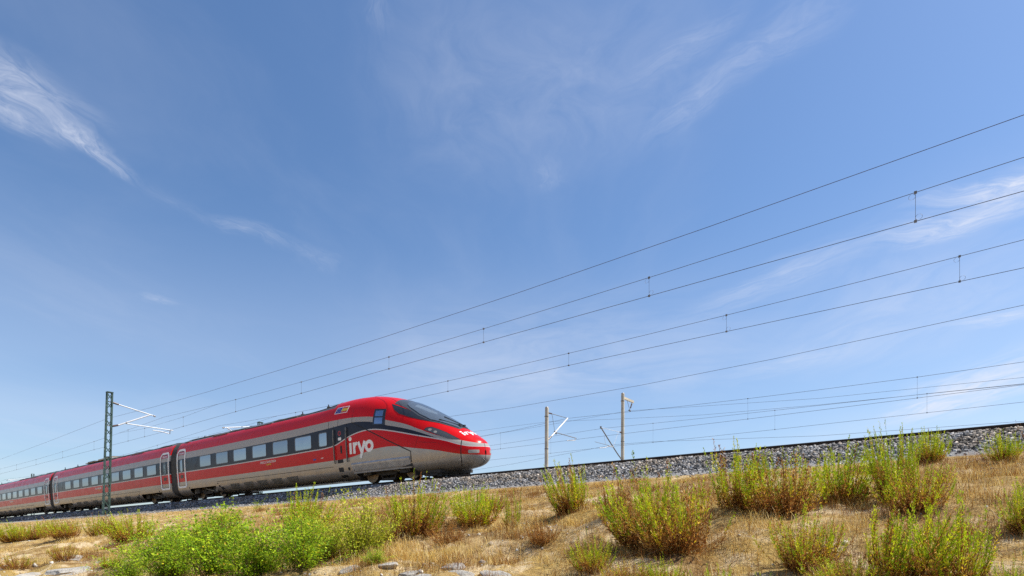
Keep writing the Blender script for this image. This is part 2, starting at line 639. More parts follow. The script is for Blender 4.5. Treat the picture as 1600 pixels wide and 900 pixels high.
CUBE = np.array([(x, y, z) for x in (-1, 1) for y in (-1, 1) for z in (-1, 1)], float)
CUBEF = np.array([(0, 1, 3, 2), (4, 6, 7, 5), (0, 4, 5, 1), (2, 3, 7, 6), (0, 2, 6, 4), (1, 5, 7, 3)])


def stones(s, p, z, size, rng, cols):
    n = len(s)
    c = CUBE[None] * (1 + rng.uniform(-0.42, 0.30, (n, 8, 3)))
    c = c * rng.uniform(0.55, 1.2, (n, 1, 3)) * size[:, None, None] * 0.5
    R = rand_rot(n, rng)
    c = np.einsum('nij,nkj->nki', R, c)
    c += np.stack([s, -p, z], -1)[:, None]
    F = CUBEF[None] + (np.arange(n) * 8)[:, None, None]
    col = np.repeat(cols, 8, 0)
    return c.reshape(-1, 3), F.reshape(-1, 4), col


def grey_cols(n, rng):
    v = rng.choice([0.05, 0.12, 0.21, 0.31, 0.44, 0.58], n, p=[.14, .22, .24, .2, .13, .07]) * rng.uniform(0.85, 1.15, n)
    tint = rng.choice(3, n, p=[.7, .2, .1])
    t = np.array([(1, 0.95, 0.90), (0.97, 0.965, 0.97), (1.0, 0.85, 0.70)])[tint]
    return v[:, None] * t


def scatter_ballast():
    out = []
    for (s0, s1, n, sz) in ((-12, 14, 31000, 0.052), (14, 34, 17000, 0.060), (34, 75, 14000, 0.09)):
        s = RNG.uniform(s0, s1, n)
        p = np.where(RNG.random(n) < 0.8, RNG.uniform(14.5, 15.7, n), RNG.uniform(15.6, 16.7, n))
        z = ballast_z(s, p) + RNG.uniform(-0.025, 0.02, n)
        out.append(stones(s, p, z, sz * RNG.uniform(0.5, 1.5, n), RNG, grey_cols(n, RNG) * np.where((fbm(s * 1.3, p * 2.2, 61, 3) > .53)[:, None], np.array([[1.0, .90, .78]]), 1.0)))
    # loose stones that rolled down on to the path
    n = 5200
    s = RNG.uniform(-10, 55, n)
    p = 14.55 - RNG.exponential(0.5, n)
    z = ground_z(s, p) + 0.008
    out.append(stones(s, p, z, 0.036 * RNG.uniform(0.5, 1.5, n), RNG, grey_cols(n, RNG)))
    V, F, C, o = [], [], [], 0
    for v, f, c in out:
        V.append(v)
        F.append(f + o)
        C.append(c)
        o += len(v)
    return np.concatenate(V), np.concatenate(F), np.concatenate(C)


V, F, C = scatter_ballast()
bs = link('ballast_stones', fastmesh('ballast_stones', V, F, ballast_material(True), col=C))
bs.rotation_euler = (0, 0, TH)
tag(bs, kind='stuff')

# ---- rails
RAILP = [(-0.075, -0.172), (0.075, -0.172), (0.075, -0.16), (0.012, -0.135), (0.010, -0.05), (0.036, -0.035), (0.036, -0.006), (0.028, 0.0),
         (-0.028, 0.0), (-0.036, -0.006), (-0.036, -0.035), (-0.010, -0.05), (-0.012, -0.135), (-0.075, -0.16)]


def rail(p0, label, dz):
    sv = np.array([-60, -20, 0, 20, 40, 70, 110, 200, 300.0])
    V, Fq, mi = [], [], []
    k = len(RAILP)
    for s in sv:
        for (x, z) in RAILP:
            V.append((s, -(p0 + x), float(zr(s)) + z + dz))
    for i in range(len(sv) - 1):
        for j in range(k):
            j2 = (j + 1) % k
            Fq.append((i * k + j, i * k + j2, (i + 1) * k + j2, (i + 1) * k + j))
            mi.append(1 if j == 7 else 0)
    o = link('rail', fastmesh('rail', V, Fq, [M_RAIL, M_RAILTOP], midx=mi))
    o.rotation_euler = (0, 0, TH)
    tag(o, label, 'rail', 'rails of the near track')


rail(17.62 - 0.7535, 'dark steel rail running along the top edge of the ballast', 0.05)
rail(17.62 + 0.7535, 'second dark rail of the near track, hidden behind the front one', 0.185)

# ------------------------------------------------------------------ train: shape
def pchip(x, pts):
    xs = np.array([q[0] for q in pts], float)
    ys = np.array([q[1] for q in pts], float)
    h = np.diff(xs)
    dl = np.diff(ys) / h
    m = np.zeros_like(ys)
    for i in range(1, len(xs) - 1):
        if dl[i - 1] * dl[i] > 0:
            w1, w2 = 2 * h[i] + h[i - 1], h[i] + 2 * h[i - 1]
            m[i] = (w1 + w2) / (w1 / dl[i - 1] + w2 / dl[i])
    m[0], m[-1] = dl[0], dl[-1]
    x = np.clip(x, xs[0], xs[-1])
    i = np.clip(np.searchsorted(xs, x) - 1, 0, len(xs) - 2)
    t = (x - xs[i]) / h[i]
    return (2 * t**3 - 3 * t**2 + 1) * ys[i] + (t**3 - 2 * t**2 + t) * h[i] * m[i] + (-2 * t**3 + 3 * t**2) * ys[i + 1] + (t**3 - t**2) * h[i] * m[i + 1]


ZT = [(0, .95), (.03, 1.15), (.15, 1.35), (.4, 1.52), (1, 1.88), (1.9, 2.42), (2.9, 2.94), (3.9, 3.38), (4.9, 3.71), (5.9, 3.89), (7, 3.94), (8.2, 3.90), (9.5, 3.82), (11, 3.79), (30, 3.79)]
ZB = [(0, .75), (.03, .62), (.15, .46), (.4, .34), (1, .26), (2, .20), (8, .21), (30, .21)]
WW = [(0, .05), (.03, .26), (.15, .52), (.4, .76), (1, 1.02), (2, 1.24), (3, 1.37), (4.5, 1.445), (6, 1.46), (30, 1.46)]
ZW = [(0, .85), (.4, .9), (2, 1.0), (5, 1.1), (30, 1.1)]
NU = [(0, 2.0), (1, 2.1), (2.5, 2.3), (4, 2.6), (5.5, 3.0), (8, 3.5), (30, 3.5)]
NL = [(0, 2.0), (1, 2.6), (3, 3.6), (6, 4), (30, 4)]
VG = np.concatenate([np.linspace(0, .05, 26)[:-1], np.linspace(.05, 12, 1200), [30.0, 60.0]])
TAB = [pchip(VG, q) for q in (ZT, ZB, WW, ZW, NU, NL)]


def sect(v):
    return [float(np.interp(max(v, 0.0), VG, t)) for t in TAB]


def half(v, z):
    zt, zb, wd, zw, nu, nl = sect(v)
    if z >= zw:
        f, n = (z - zw) / (zt - zw), nu
    else:
        f, n = (zw - z) / (zw - zb), nl
    f = min(max(f, 0.0), 0.9999)
    return wd * (1 - f**n) ** (1 / n)


def topz(v, y):
    zt, zb, wd, zw, nu, nl = sect(v)
    f = min(abs(y) / wd, 0.999)
    return zw + (zt - zw) * (1 - f**nu) ** (1 / nu)


FR1 = (1.1 - 0.66) / (1.1 - 0.21)
FR2 = 0.70


def angles_low():
    a = list(np.linspace(0, math.pi / 2, 13))
    for fr in (FR1, FR2):
        t = math.asin(fr ** 2.0)
        k = int(np.argmin([abs(x - t) for x in a[1:-1]])) + 1
        a[k] = t
    return sorted(a, reverse=True)          # from the bottom up


ALOW = angles_low()
AUP = list(np.linspace(0, math.pi / 2, 21))[1:]


def section_pts(v):
    zt, zb, wd, zw, nu, nl = sect(v)
    pts = []
    for a in ALOW:
        pts.append((wd * max(math.cos(a), 0) ** (2 / nl), zw - (zw - zb) * math.sin(a) ** (2 / nl)))
    for a in AUP:
        pts.append((wd * max(math.cos(a), 0) ** (2 / nu), zw + (zt - zw) * math.sin(a) ** (2 / nu)))
    return pts


def body_mesh(name, stations, mat, cuts, dv=0.0, ends=(True, True)):
    """cuts: (v0, v1, fraction row) where the skirt is open for a bogie"""
    sec = [section_pts(v) for v in stations]
    k = len(sec[0])
    V, F = [], []
    for v, sct in zip(stations, sec):
        for (y, z) in sct:
            V.append((v - dv, y, z))
        for (y, z) in sct[1:-1]:
            V.append((v - dv, -y, z))
    n = 2 * k - 2
    ring = list(range(k)) + [k + i for i in range(k - 3, -1, -1)]   # bottom centre, +y side, top centre, -y side
    rows = {}
    for i in range(len(stations) - 1):
        vm = (stations[i] + stations[i + 1]) / 2
        for j in range(n):
            a, b = ring[j], ring[(j + 1) % n]
            ja = j if j < k - 1 else n - 1 - j                        # row index from the bottom
            skip = False
            for (c0, c1, fr) in cuts:
                lim = [q for q, a_ in enumerate(ALOW) if abs(math.sin(a_) ** 0.5 - fr) < 1e-6][0]
                if c0 < vm < c1 and ja < lim:
                    skip = True
            if not skip:
                F.append((i * n + a, i * n + b, (i + 1) * n + b, (i + 1) * n + a))
    me = bpy.data.meshes.new(name)
    fl = [tuple(reversed(f)) for f in F]
    for e, i in ((0, 0), (1, len(stations) - 1)):
        if ends[e]:
            o0 = len(V)
            V += [V[i * n + q] for q in ring]
            fl.append(tuple(range(o0, o0 + n)))
    me.from_pydata(V, [], fl)
    me.materials.append(mat)
    me.polygons.foreach_set('use_smooth', [True] * len(fl))
    me.update()
    bm = bmesh.new()
    bm.from_mesh(me)
    bmesh.ops.recalc_face_normals(bm, faces=bm.faces)
    bm.to_mesh(me)
    bm.free()
    return me


# ---- livery
B_RS = [(0, 1.21), (.05, 1.21), (.23, 1.255), (.60, 1.36), (1.60, 1.65), (2.44, 1.97), (3.29, 2.30), (4.47, 2.62), (5.14, 2.81), (6.0, 2.91), (6.6, 2.95), (7.8, 2.97), (10, 2.95), (12, 2.93), (26, 2.93)]
B_BT = [(0, .85), (.6, 1.02), (1.05, 1.33), (1.47, 1.49), (2.47, 1.86), (3.23, 2.10), (4.42, 2.39), (5.07, 2.57), (5.8, 2.68), (6.49, 2.72), (7.73, 2.67), (9.95, 2.60), (12, 2.56), (26, 2.56)]
B_WL = [(0, 1.10), (.17, 1.105), (.56, 1.19), (1.18, 1.40), (2.52, 1.735), (4.07, 2.10), (4.6, 2.20), (5.02, 2.255), (5.45, 2.27), (5.86, 2.25), (6.3, 2.19), (6.73, 2.10), (7.2, 1.96), (7.75, 1.82), (8.3, 1.77), (9.9, 1.755), (12, 1.73), (26, 1.73)]
B_LR = [(0, .75), (.17, .765), (.56, .82), (1.60, 1.05), (2.80, 1.26), (3.2, 1.33), (4.01, 1.43), (4.45, 1.43), (4.89, 1.42), (5.73, 1.31), (6.63, 1.195), (7.2, 1.165), (8, 1.16), (12, 1.14), (26, 1.14)]


def curve_node(nt, xv, pts):
    n = N(nt, 'ShaderNodeFloatCurve')
    c = n.mapping.curves[0]
    pts = [(x / 26.0, y / 4.0) for x, y in pts]
    c.points[0].location = pts[0]
    c.points[1].location = pts[-1]
    for q in pts[1:-1]:
        c.points.new(q[0], q[1])
    n.mapping.update()
    L(nt, xv, n.inputs['Value'])
    return math_(nt, 'MULTIPLY', n.outputs[0], 4.0)


def paint(name, nose):
    m, nt, b = new_mat(name)
    t = N(nt, 'ShaderNodeTexCoord')
    ob = t.outputs['Object']
    sp = N(nt, 'ShaderNodeSeparateXYZ')
    L(nt, ob, sp.inputs[0])
    v, z = sp.outputs[0], sp.outputs[2]
    if nose:
        xv = math_(nt, 'DIVIDE', v, 26.0)
        rs, bt, wl, lr = [curve_node(nt, xv, q) for q in (B_RS, B_BT, B_WL, B_LR)]
        bt = math_(nt, 'MAXIMUM', bt, wl)
    else:
        rs, bt, wl, lr = 2.93, 2.56, 1.73, 1.14
    RED, SIL, DRK = (0.60, 0.004, 0.006), (0.385, 0.355, 0.325), (0.020, 0.022, 0.034)
    gt = lambda x: math_(nt, 'GREATER_THAN', z, x)
    below = math_(nt, 'SUBTRACT', wl, 0.025)
    above = math_(nt, 'ADD', wl, 0.022)
    c = mixc(nt, gt(lr), SIL, RED)
    c = mixc(nt, gt(below), c, (0.58, 0.56, 0.54))
    c = mixc(nt, gt(above), c, DRK)
    c = mixc(nt, gt(bt), c, SIL)
    c = mixc(nt, gt(rs), c, RED)
    if nose:
        roof = math_(nt, 'MULTIPLY', gt(3.57), math_(nt, 'GREATER_THAN', v, 7.95))
    else:
        roof = gt(3.57)
    c = mixc(nt, roof, c, (0.10, 0.10, 0.105))
    # road grime: mottled film, run marks, heaviest low on skirt, doubling as painted shade
    st = noise(nt, mapping(nt, ob, scale=(1.6, 1.6, 0.35)), 5.0, 6, 0.65)
    bl = noise(nt, ob, 2.2, 6, 0.65)
    low = maprange(nt, z, 0.15, 1.15, 0.62, 0.03)
    dirt_shade = math_(nt, 'MULTIPLY', low, maprange(nt, math_(nt, 'ADD', math_(nt, 'MULTIPLY', st, 0.5), math_(nt, 'MULTIPLY', bl, 0.5)), 0.34, 0.62))
    c = mixc(nt, dirt_shade, c, (0.22, 0.165, 0.11))
    L(nt, c, b.inputs['Base Color'])
    L(nt, maprange(nt, bl, 0.3, 0.75, 0.20, 0.38), b.inputs['Roughness'])
    sil_m = math_(nt, 'SUBTRACT', 1.0, gt(lr))
    L(nt, math_(nt, 'MULTIPLY', sil_m, 0.35), b.inputs['Metallic'])
    b.inputs['Coat Weight'].default_value = 0.0
    b.inputs['Coat Roughness'].default_value = 0.08
    b.inputs['Specular IOR Level'].default_value = 0.16
    return m


M_PNOSE = paint('livery_nose', True)
M_PCAR = paint('livery_coach', False)

S_NOSE = 14.69
CANT = 0.09                         # the curve is canted: the far rail lies higher
PC = 17.62
train = empty('high_speed_train', W(S_NOSE, PC, 0.0675 + 0.05), (-CANT, 0.0026, TH))
tag(train, 'red and silver high speed train on the embankment', 'train')

nose_st = [0, .004, .012, .03, .06, .1, .15, .21, .28, .36, .46, .58, .72, .88, 1.06] + list(np.arange(1.25, 2.75, .2)) + [2.86] + list(np.arange(3.05, 6.3, .25)) + [6.42] + \
    list(np.arange(6.7, 11.1, .3)) + [12, 14, 16, 18, 19.2, 20, 21, 22.45, 23.2, 24.05]
BG1 = 20.85
car1 = link('driving_car_body', body_mesh('driving_car_body', nose_st, M_PNOSE, [(2.86, 6.42, FR2), (19.2, 22.45, FR1)], ends=(False, True)), train)
C2 = 24.95
mid_st = [C2, C2 + 1.0, C2 + 1.55, C2 + 3.2, C2 + 4.85, C2 + 7, C2 + 10, C2 + 13, C2 + 16, C2 + 19.3, C2 + 20.95, C2 + 22.6, C2 + 23.2, C2 + 24.15]
car2 = link('coach_body', body_mesh('coach_body', mid_st, M_PCAR, [(C2 + 1.55, C2 + 4.85, FR1), (C2 + 19.3, C2 + 22.6, FR1)], dv=C2), train)
car2.location = (C2, 0, 0)


# ---- patches that lie on the body
def resample(poly, sp):
    out = []
    n = len(poly)
    for i in range(n):
        a, b = np.array(poly[i], float), np.array(poly[(i + 1) % n], float)
        k = max(1, int(math.ceil(np.linalg.norm(b - a) / sp)))
        for j in range(k):
            out.append(tuple(a + (b - a) * j / k))
    return out


def side_map(dv=0.0, sgn=1):
    def f(q, off):
        v, z = q
        return (v - dv, sgn * (half(v, z) + off), z)
    return f


def top_map(dv=0.0):
    def f(q, off):
        v, y = q
        e = 0.01
        dz = (topz(v + e, y) - topz(v - e, y)) / (2 * e)
        dy = (topz(v, y + e) - topz(v, y - e)) / (2 * e)
        nr = Vector((-dz, -dy, 1)).normalized()
        return (v - dv + nr.x * off, y + nr.y * off, topz(v, y) + nr.z * off)
    return f


def patch(mb, poly, mapf, off, m=0, rings=2, sp=0.2, rim=0.02):
    b = resample(poly, sp)
    c = np.mean(np.array(b), 0)
    n = len(b)
    vs, fs = [mapf(tuple(c), off)], []
    for r in range(1, rings + 1):
        for q in b:
            vs.append(mapf(tuple(c + (np.array(q) - c) * r / rings), off))
    for q in b:
        vs.append(mapf(q, off - rim))
    for i in range(n):
        i2 = (i + 1) % n
        fs.append((0, 1 + i, 1 + i2))
        for r in range(1, rings + 1):
            a = 1 + (r - 1) * n
            fs.append((a + i, a + n + i, a + n + i2, a + i2))
    mb.add(vs, fs, m, False)


def ring(mb, outer, inner, mapf, off, m=0, rim=0.02):
    n = len(outer)
    vs = [mapf(q, off) for q in outer] + [mapf(q, off) for q in inner] + [mapf(q, off - rim) for q in outer] + [mapf(q, off - rim) for q in inner]
    fs = []
    for i in range(n):
        j = (i + 1) % n
        fs += [(i, j, n + j, n + i), (2 * n + i, 2 * n + j, j, i), (n + i, n + j, 3 * n + j, 3 * n + i)]
    mb.add(vs, fs, m)


def rrect(x0, x1, z0, z1, r, r2=None, n=4):
    """rounded rectangle; r at the bottom, r2 at the top"""
    r2 = r if r2 is None else r2
    out = []
    for (cx, cz, a0, q) in ((x0 + r, z0 + r, math.pi, r), (x1 - r, z0 + r, 1.5 * math.pi, r), (x1 - r2, z1 - r2, 0, r2), (x0 + r2, z1 - r2, .5 * math.pi, r2)):
        for i in range(n + 1):
            a = a0 + i / n * math.pi / 2
            out.append((cx + q * math.cos(a), cz + q * math.sin(a)))
    full = []
    for i, a in enumerate(out):
        b = out[(i + 1) % len(out)]
        full.append(a)
        if i % (n + 1) == n:
            full += [(a[0] + (b[0] - a[0]) * k / 12, a[1] + (b[1] - a[1]) * k / 12) for k in range(1, 12)]
    return full


def strip(mb, pts, wd, mapf, off, m=0, sp=0.12, rim=0.015):
    """a band of width wd along a polyline in patch coordinates"""
    P = []
    for a, b in zip(pts[:-1], pts[1:]):
        a, b = np.array(a, float), np.array(b, float)
        k = max(1, int(math.ceil(np.linalg.norm(b - a) / sp)))
        P += [a + (b - a) * j / k for j in range(k)]
    P.append(np.array(pts[-1], float))
    l, r = [], []
    for i, q in enumerate(P):
        t = P[min(i + 1, len(P) - 1)] - P[max(i - 1, 0)]
        t = t / max(np.linalg.norm(t), 1e-9)
        nn = np.array((-t[1], t[0])) * wd / 2
        l.append(tuple(q + nn))
        r.append(tuple(q - nn))
    n = len(P)
    vs = [mapf(q, off) for q in l] + [mapf(q, off) for q in r] + [mapf(q, off - rim) for q in l] + [mapf(q, off - rim) for q in r]
    fs = []
    for i in range(n - 1):
        fs += [(i, i + 1, n + i + 1, n + i), (2 * n + i, 2 * n + i + 1, i + 1, i), (n + i, n + i + 1, 3 * n + i + 1, 3 * n + i)]
    mb.add(vs, fs, m)


def window(parent, v0, v1, z0, z1, dv=0.0, name='window', mats=None, r=0.07):
    mb = MB()
    f = side_map(dv)
    patch(mb, rrect(v0, v1, z0, z1, r), f, 0.004, 0, 2, 0.5, 0.01)
    ring(mb, rrect(v0 - .028, v1 + .028, z0 - .028, z1 + .028, r + .02), rrect(v0, v1, z0, z1, r), f, 0.012, 1)
    return mb.build(name, mats or [M_PANE, M_TRIMGREY], parent)


M_TRIMGREY = simple('window_gasket', (0.16, 0.165, 0.175), 0.4, 0.0, 0.15, 5)


def text_mesh(body, size, shear=0.0, bold=0.0):
    cu = bpy.data.curves.new('lettering', 'FONT')
    cu.body = body
    cu.size = size
    cu.shear = shear
    cu.offset = bold
    cu.resolution_u = 3
    to = bpy.data.objects.new('lettering', cu)
    COL.objects.link(to)
    dg = bpy.context.evaluated_depsgraph_get()
    dg.update()
    me = bpy.data.meshes.new_from_object(to.evaluated_get(dg))
    vs = [tuple(q.co) for q in me.vertices]
    fs = [tuple(q.vertices) for q in me.polygons]
    bpy.data.objects.remove(to)
    bpy.data.curves.remove(cu)
    bpy.data.meshes.remove(me)
    return vs, fs


def text_on(mb, body, v0, z0, size, mapf, off, m=0, shear=0.0, bold=0.0, width=None):
    vs, fs = text_mesh(body, size, shear, bold)
    xs = [q[0] for q in vs]
    x0, x1 = min(xs), max(xs)
    k = (width / (x1 - x0)) if width else 1.0
    mb.add([mapf((v0 - (q[0] - x0) * k, z0 + q[1]), off) for q in vs], [tuple(reversed(f)) for f in fs], m)
    return mb


LOGO = {'strokes': [[(.15, 0), (.15, .98)], [(.62, 0), (.62, .98)], [(.62, .45), (.66, .68), (.78, .82), (1.02, .86)], [(1.17, .98), (1.56, .02)], [(1.98, .98), (1.62, .10), (1.36, -.46)]],
        'ring': (2.48, .49, .375), 'dot': (.15, 1.33, .19)}


def iryo(mb, f2d, wd, off, m=0):
    """the lower-case word in heavy round strokes; f2d turns letter space into patch coordinates"""
    def mp(q, o):
        return f2d(q, o)
    k = 0
    for stx in LOGO['strokes']:
        strip(mb, stx, wd, mp, off + 0.0011 * k, m, 0.1, 0.004)
        k += 1
    cx, cy, r = LOGO['ring']
    o = [(cx + (r + wd / 2) * math.cos(a), cy + (r + wd / 2) * math.sin(a)) for a in np.linspace(0, 2 * math.pi, 29)[:-1]]
    i = [(cx + (r - wd / 2) * math.cos(a), cy + (r - wd / 2) * math.sin(a)) for a in np.linspace(0, 2 * math.pi, 29)[:-1]]
    ring(mb, o, i, mp, off, m, 0.004)
    cx, cy, r = LOGO['dot']
    patch(mb, [(cx + r * math.cos(a), cy + r * math.sin(a)) for a in np.linspace(0, 2 * math.pi, 17)[:-1]], mp, off, m, 1, 0.5, 0.004)


def end_door(parent, v0, v1, dv=0.0, flip=False):
    f = side_map(dv)
    mb = MB()
    ring(mb, rrect(v0, v1, .76, 3.17, .16, .34), rrect(v0 + .115, v1 - .115, .875, 3.04, .08, .20), f, 0.022, 0, 0.03)
    ring(mb, rrect(v0 + .115, v1 - .115, .875, 3.04, .08, .20), rrect(v0 + .145, v1 - .145, .905, 3.01, .07, .18), f, 0.006, 1, 0.02)
    mb.build('passenger_door', [M_WHITE, M_SEAM], parent)
    c = (v0 + v1) / 2
    window(parent, c - .16, c + .16, 1.76, 2.5, dv, 'door_window', None, .13)
    mb = MB()
    patch(mb, rrect(c - .19, c + .19, 1.36, 1.56, .03), f, 0.01, 0, 1, .3)
    patch(mb, rrect(c - .07, c + .07, 1.66, 1.70, .01), f, 0.01, 0, 1, .3)
    mb.build('door_display', [M_GRILLE], parent)
    mb = MB()
    patch(mb, rrect(v0 + .16, v1 - .16, 2.80, 2.995, .03, .14), f, 0.007, 0, 2, .2)
    sc_ = .195
    iryo(mb, lambda q, o: f((c + .28 - q[0] * sc_, 2.855 + q[1] * .07), o), .26, 0.012, 1)
    mb.build('door_header', [M_MAG, M_WHITE], parent)


def grille(parent, v0, v1, dv=0.0, z0=.31, z1=.66):
    f = side_map(dv)
    mb = MB()
    patch(mb, [(v0, z0), (v1, z0), (v1, z1), (v0, z1)], f, 0.004, 0, 2, .15)
    k = int((v1 - v0) / .085)
    for i in range(k + 1):
        v = v0 + (v1 - v0) * i / k
        strip(mb, [(v, z0), (v, z1)], .028, f, 0.022, 1, .12, .02)
    mb.build('ventilation_grille', [M_GRILLE, M_GRILLE2], parent)


def seams(parent, lines, dv=0.0, wd=.02, name='panel_seam'):
    f = side_map(dv)
    mb = MB()
    for ln in lines:
        strip(mb, ln, wd, f, 0.003, 0, .3, .01)
    mb.build(name, [M_SEAM], parent)


# --- coach parts
def coach_parts(par, c0, nwin, first, dv):
    for i in range(nwin):
        a = first + 2.13 * i
        window(par, a, a + 1.44, 1.88, 2.48, dv)
    end_door(par, c0 + .16, c0 + 1.46, dv)
    end_door(par, c0 + 22.70, c0 + 23.85, dv)
    for a in (6.9, 8.6, 10.2, 13.4, 15.6, 17.2):
        grille(par, c0 + a, c0 + a + .95, dv)
    ls = [[(c0 + 5.0, .89), (c0 + 19.2, .89)]]
    for a in np.arange(5.6, 19.1, 1.5):
        ls.append([(c0 + a, .30), (c0 + a, .89)])
    seams(par, ls, dv)
    f = side_map(dv)
    for (a, z, q) in ((1.9, .72, .05), (5.1, .78, .04), (5.3, .62, .09), (5.6, .45, .16), (19.0, .74, .05), (22.9, .62, .05)):
        mb = MB()
        patch(mb, rrect(c0 + a - q, c0 + a + q, z - q * .7, z + q * .7, .01), f, .006, 0, 1, .3)
        mb.build('service_hatch', [M_SEAM], par)
    mb = MB()
    text_on(mb, 'FRECCIAROSSA', c0 + 13.5, 1.47, .17, f, .008, 0, .25, .004, 1.30)
    text_on(mb, '1000', c0 + 12.9, 1.36, .10, f, .008, 1, .25, .002, .45)
    mb.build('side_lettering', [M_WHITE, M_YEL], par)


coach_parts(car2, C2, 9, C2 + 2.12, C2)


def roof_gear(par, a0, a1, dv, seed, aerials):
    rr = random.Random(seed)
    f = top_map(dv)
    v = a0
    while v < a1 - .5:
        ln = min(rr.uniform(1.5, 3.4), a1 - v)
        hy = rr.choice([.92, .98, .84])
        h = rr.uniform(.02, .055)
        mb = MB()
        patch(mb, [(v, -hy), (v + ln - .07, -hy), (v + ln - .07, hy), (v, hy)], f, h, 0, 2, .35, .08)
        mb.build('roof_panel', [M_ROOF], par)
        v += ln
    for (x, y, h) in aerials:
        z = topz(x, y)
        mb = MB()
        mb.tube([(x - dv, y, z - .02), (x - dv, y, z + h * .6), (x - dv, y, z + h)], [.03, .03, .02], 8, 0)
        mb.box(x - dv - .06, x - dv + .06, y - .05, y + .05, z - .02, z + .04, 0)
        mb.build('roof_insulator', [M_BLACK], par)


roof_gear(car2, C2 + .6, C2 + 11.6, C2, 4, [])
roof_gear(car2, C2 + 17.2, C2 + 23.6, C2, 6, [(C2 + 19.3, .75, .18), (C2 + 22.6, .75, .20)])

# --- driving car parts
f1 = side_map()
for i in range(6):
    window(car1, 9.52 + 2.0 * i, 9.52 + 2.0 * i + 1.33, 1.88, 2.48)
window(car1, 8.28, 8.87, 1.89, 2.48)
end_door(car1, 22.76, 23.92)
for a in (10.90, 12.30, 13.70, 15.10, 16.55):
    grille(car1, a, a + .92)
sl_ = [[(7.9, .87), (19.0, .88)], [(7.75, 1.05), (7.75, 2.72)], [(6.82, 1.05), (6.82, 2.72)], [(8.15, 2.62), (8.15, 2.96)], [(7.45, 2.68), (7.45, 2.97)], [(6.45, 2.72), (6.45, 3.78)]]
for a in (9.0, 10.55, 12.0, 13.45, 14.9, 16.3, 17.7):
    sl_.append([(a, .30), (a, .88)])
seams(car1, sl_)
seams(car1, [[(6.45, 2.72), (5.31, 2.23), (2.84, 1.12), (2.84, .50)]], 0, .045, 'skirt_seam')
seams(car1, [[(2.62, 1.22), (2.40, 1.88)], [(1.50, 1.03), (1.44, 1.60)], [(2.4, 1.45), (1.6, 1.36)]], 0, .012)
# coupler cover outline and its middle joint
mb = MB()
strip(mb, [(.60, 1.36), (.57, 1.22), (.55, 1.04), (.56, .80), (.60, .58), (.70, .42), (.86, .32)], .03, f1, .003, 0, .1)
fm = side_map(0, -1)
strip(mb, [(.60, 1.36), (.57, 1.22), (.55, 1.04), (.56, .80), (.60, .58), (.70, .42), (.86, .32)], .03, fm, .003, 0, .1)
tmp = []
for z in np.linspace(.30, 1.36, 16):
    # front-most point at this height on the centre line
    lo, hi = 0.0, 1.2
    for _ in range(30):
        md = (lo + hi) / 2
        zt_, zb_ = sect(md)[:2]
        if zb_ < z < zt_:
            hi = md
        else:
            lo = md
    tmp.append((hi, z))
for (a, za), (b, zb_) in zip(tmp[:-1], tmp[1:]):
    mb.add([(a - .006, -.008, za), (a - .006, .008, za), (b - .006, .008, zb_), (b - .006, -.008, zb_)], [(0, 1, 2, 3)], 0)
mb.build('coupler_seam', [M_SEAM], car1)
# marker lamps either side of the coupler cover
for sg in (1, -1):
    mb = MB()
    patch(mb, rrect(.05, .31, .82, .955, .03), side_map(0, sg), .006, 0, 3, .04)
    mb.build('marker_light', [M_LAMP], car1)
# headlights
HLP = [(2.22, 1.93), (2.15, 2.01), (1.95, 2.02), (1.64, 1.90), (1.30, 1.745), (.70, 1.42), (.91, 1.445), (1.16, 1.50), (1.72, 1.72)]
for sg in (1, -1):
    f = side_map(0, sg)
    mb = MB()
    patch(mb, HLP, f, .006, 0, 4, .08)
    c = np.mean(np.array(HLP), 0)
    ring(mb, resample([tuple(c + (np.array(q) - c) * 1.05) for q in HLP], .12), resample(HLP, .12) if False else [tuple(c + (np.array(q) - c) / 1.05) for q in resample([tuple(c + (np.array(q) - c) * 1.05) for q in HLP], .12)], f, .012, 1, .02)
    for (v, z, r) in ((1.99, 1.915, .05), (1.73, 1.80, .05)):
        patch(mb, [(v + 1.5 * r * math.cos(a), z + r * math.sin(a) + .42 * r * math.cos(a)) for a in np.linspace(0, 2 * math.pi, 15)[:-1]], f, .010, 2, 1, .3, .004)
    mb.build('headlight', [M_HEAD, M_TRIM, M_LAMP], car1)
# windscreen: dark surround, blind inside, glass
ft = top_map()
SUR = [(1.08, 0), (1.02, .31), (1.46, .54), (2.12, .80), (2.78, .85), (3.45, .79), (4.20, .80), (4.26, .4), (4.26, 0)]
GLS = [(1.20, 0), (1.12, .28), (1.50, .48), (1.80, .60), (2.18, .74), (2.75, .77), (3.40, .69), (3.64, .60), (3.76, .25), (3.78, 0)]
mir = lambda P: P + [(v, -y) for v, y in reversed(P[1:-1])]
mb = MB()
patch(mb, mir(SUR), ft, .010, 0, 8, .12, .02)
mb.build('windscreen_surround', [simple('surround_grey', (0.06, 0.064, 0.07), .3, 0, .15, 4)], car1)
mb = MB()
patch(mb, [(3.30, .50), (3.40, .22), (2.45, .08), (2.25, .26), (2.6, .42)], ft, .016, 0, 2, .1, .004)
mb.build('sun_blind', [M_WHITE], car1)
mb = MB()
patch(mb, mir(GLS), ft, .035, 0, 8, .12, .02)
mb.build('windscreen', [M_SCREEN], car1)
mb = MB()
for (a, b) in (((1.22, .10), (1.9, .55)), ((1.22, -.15), (1.95, .2))):
    A, B = Vector(ft(a, .055)), Vector(ft(b, .055))
    mb.bar(A, B, .03, .03, 0)
    mb.box(A.x - .05, A.x + .05, A.y - .05, A.y + .05, A.z - .04, A.z + .03, 0)
mb.build('wiper', [M_BLACK], car1)
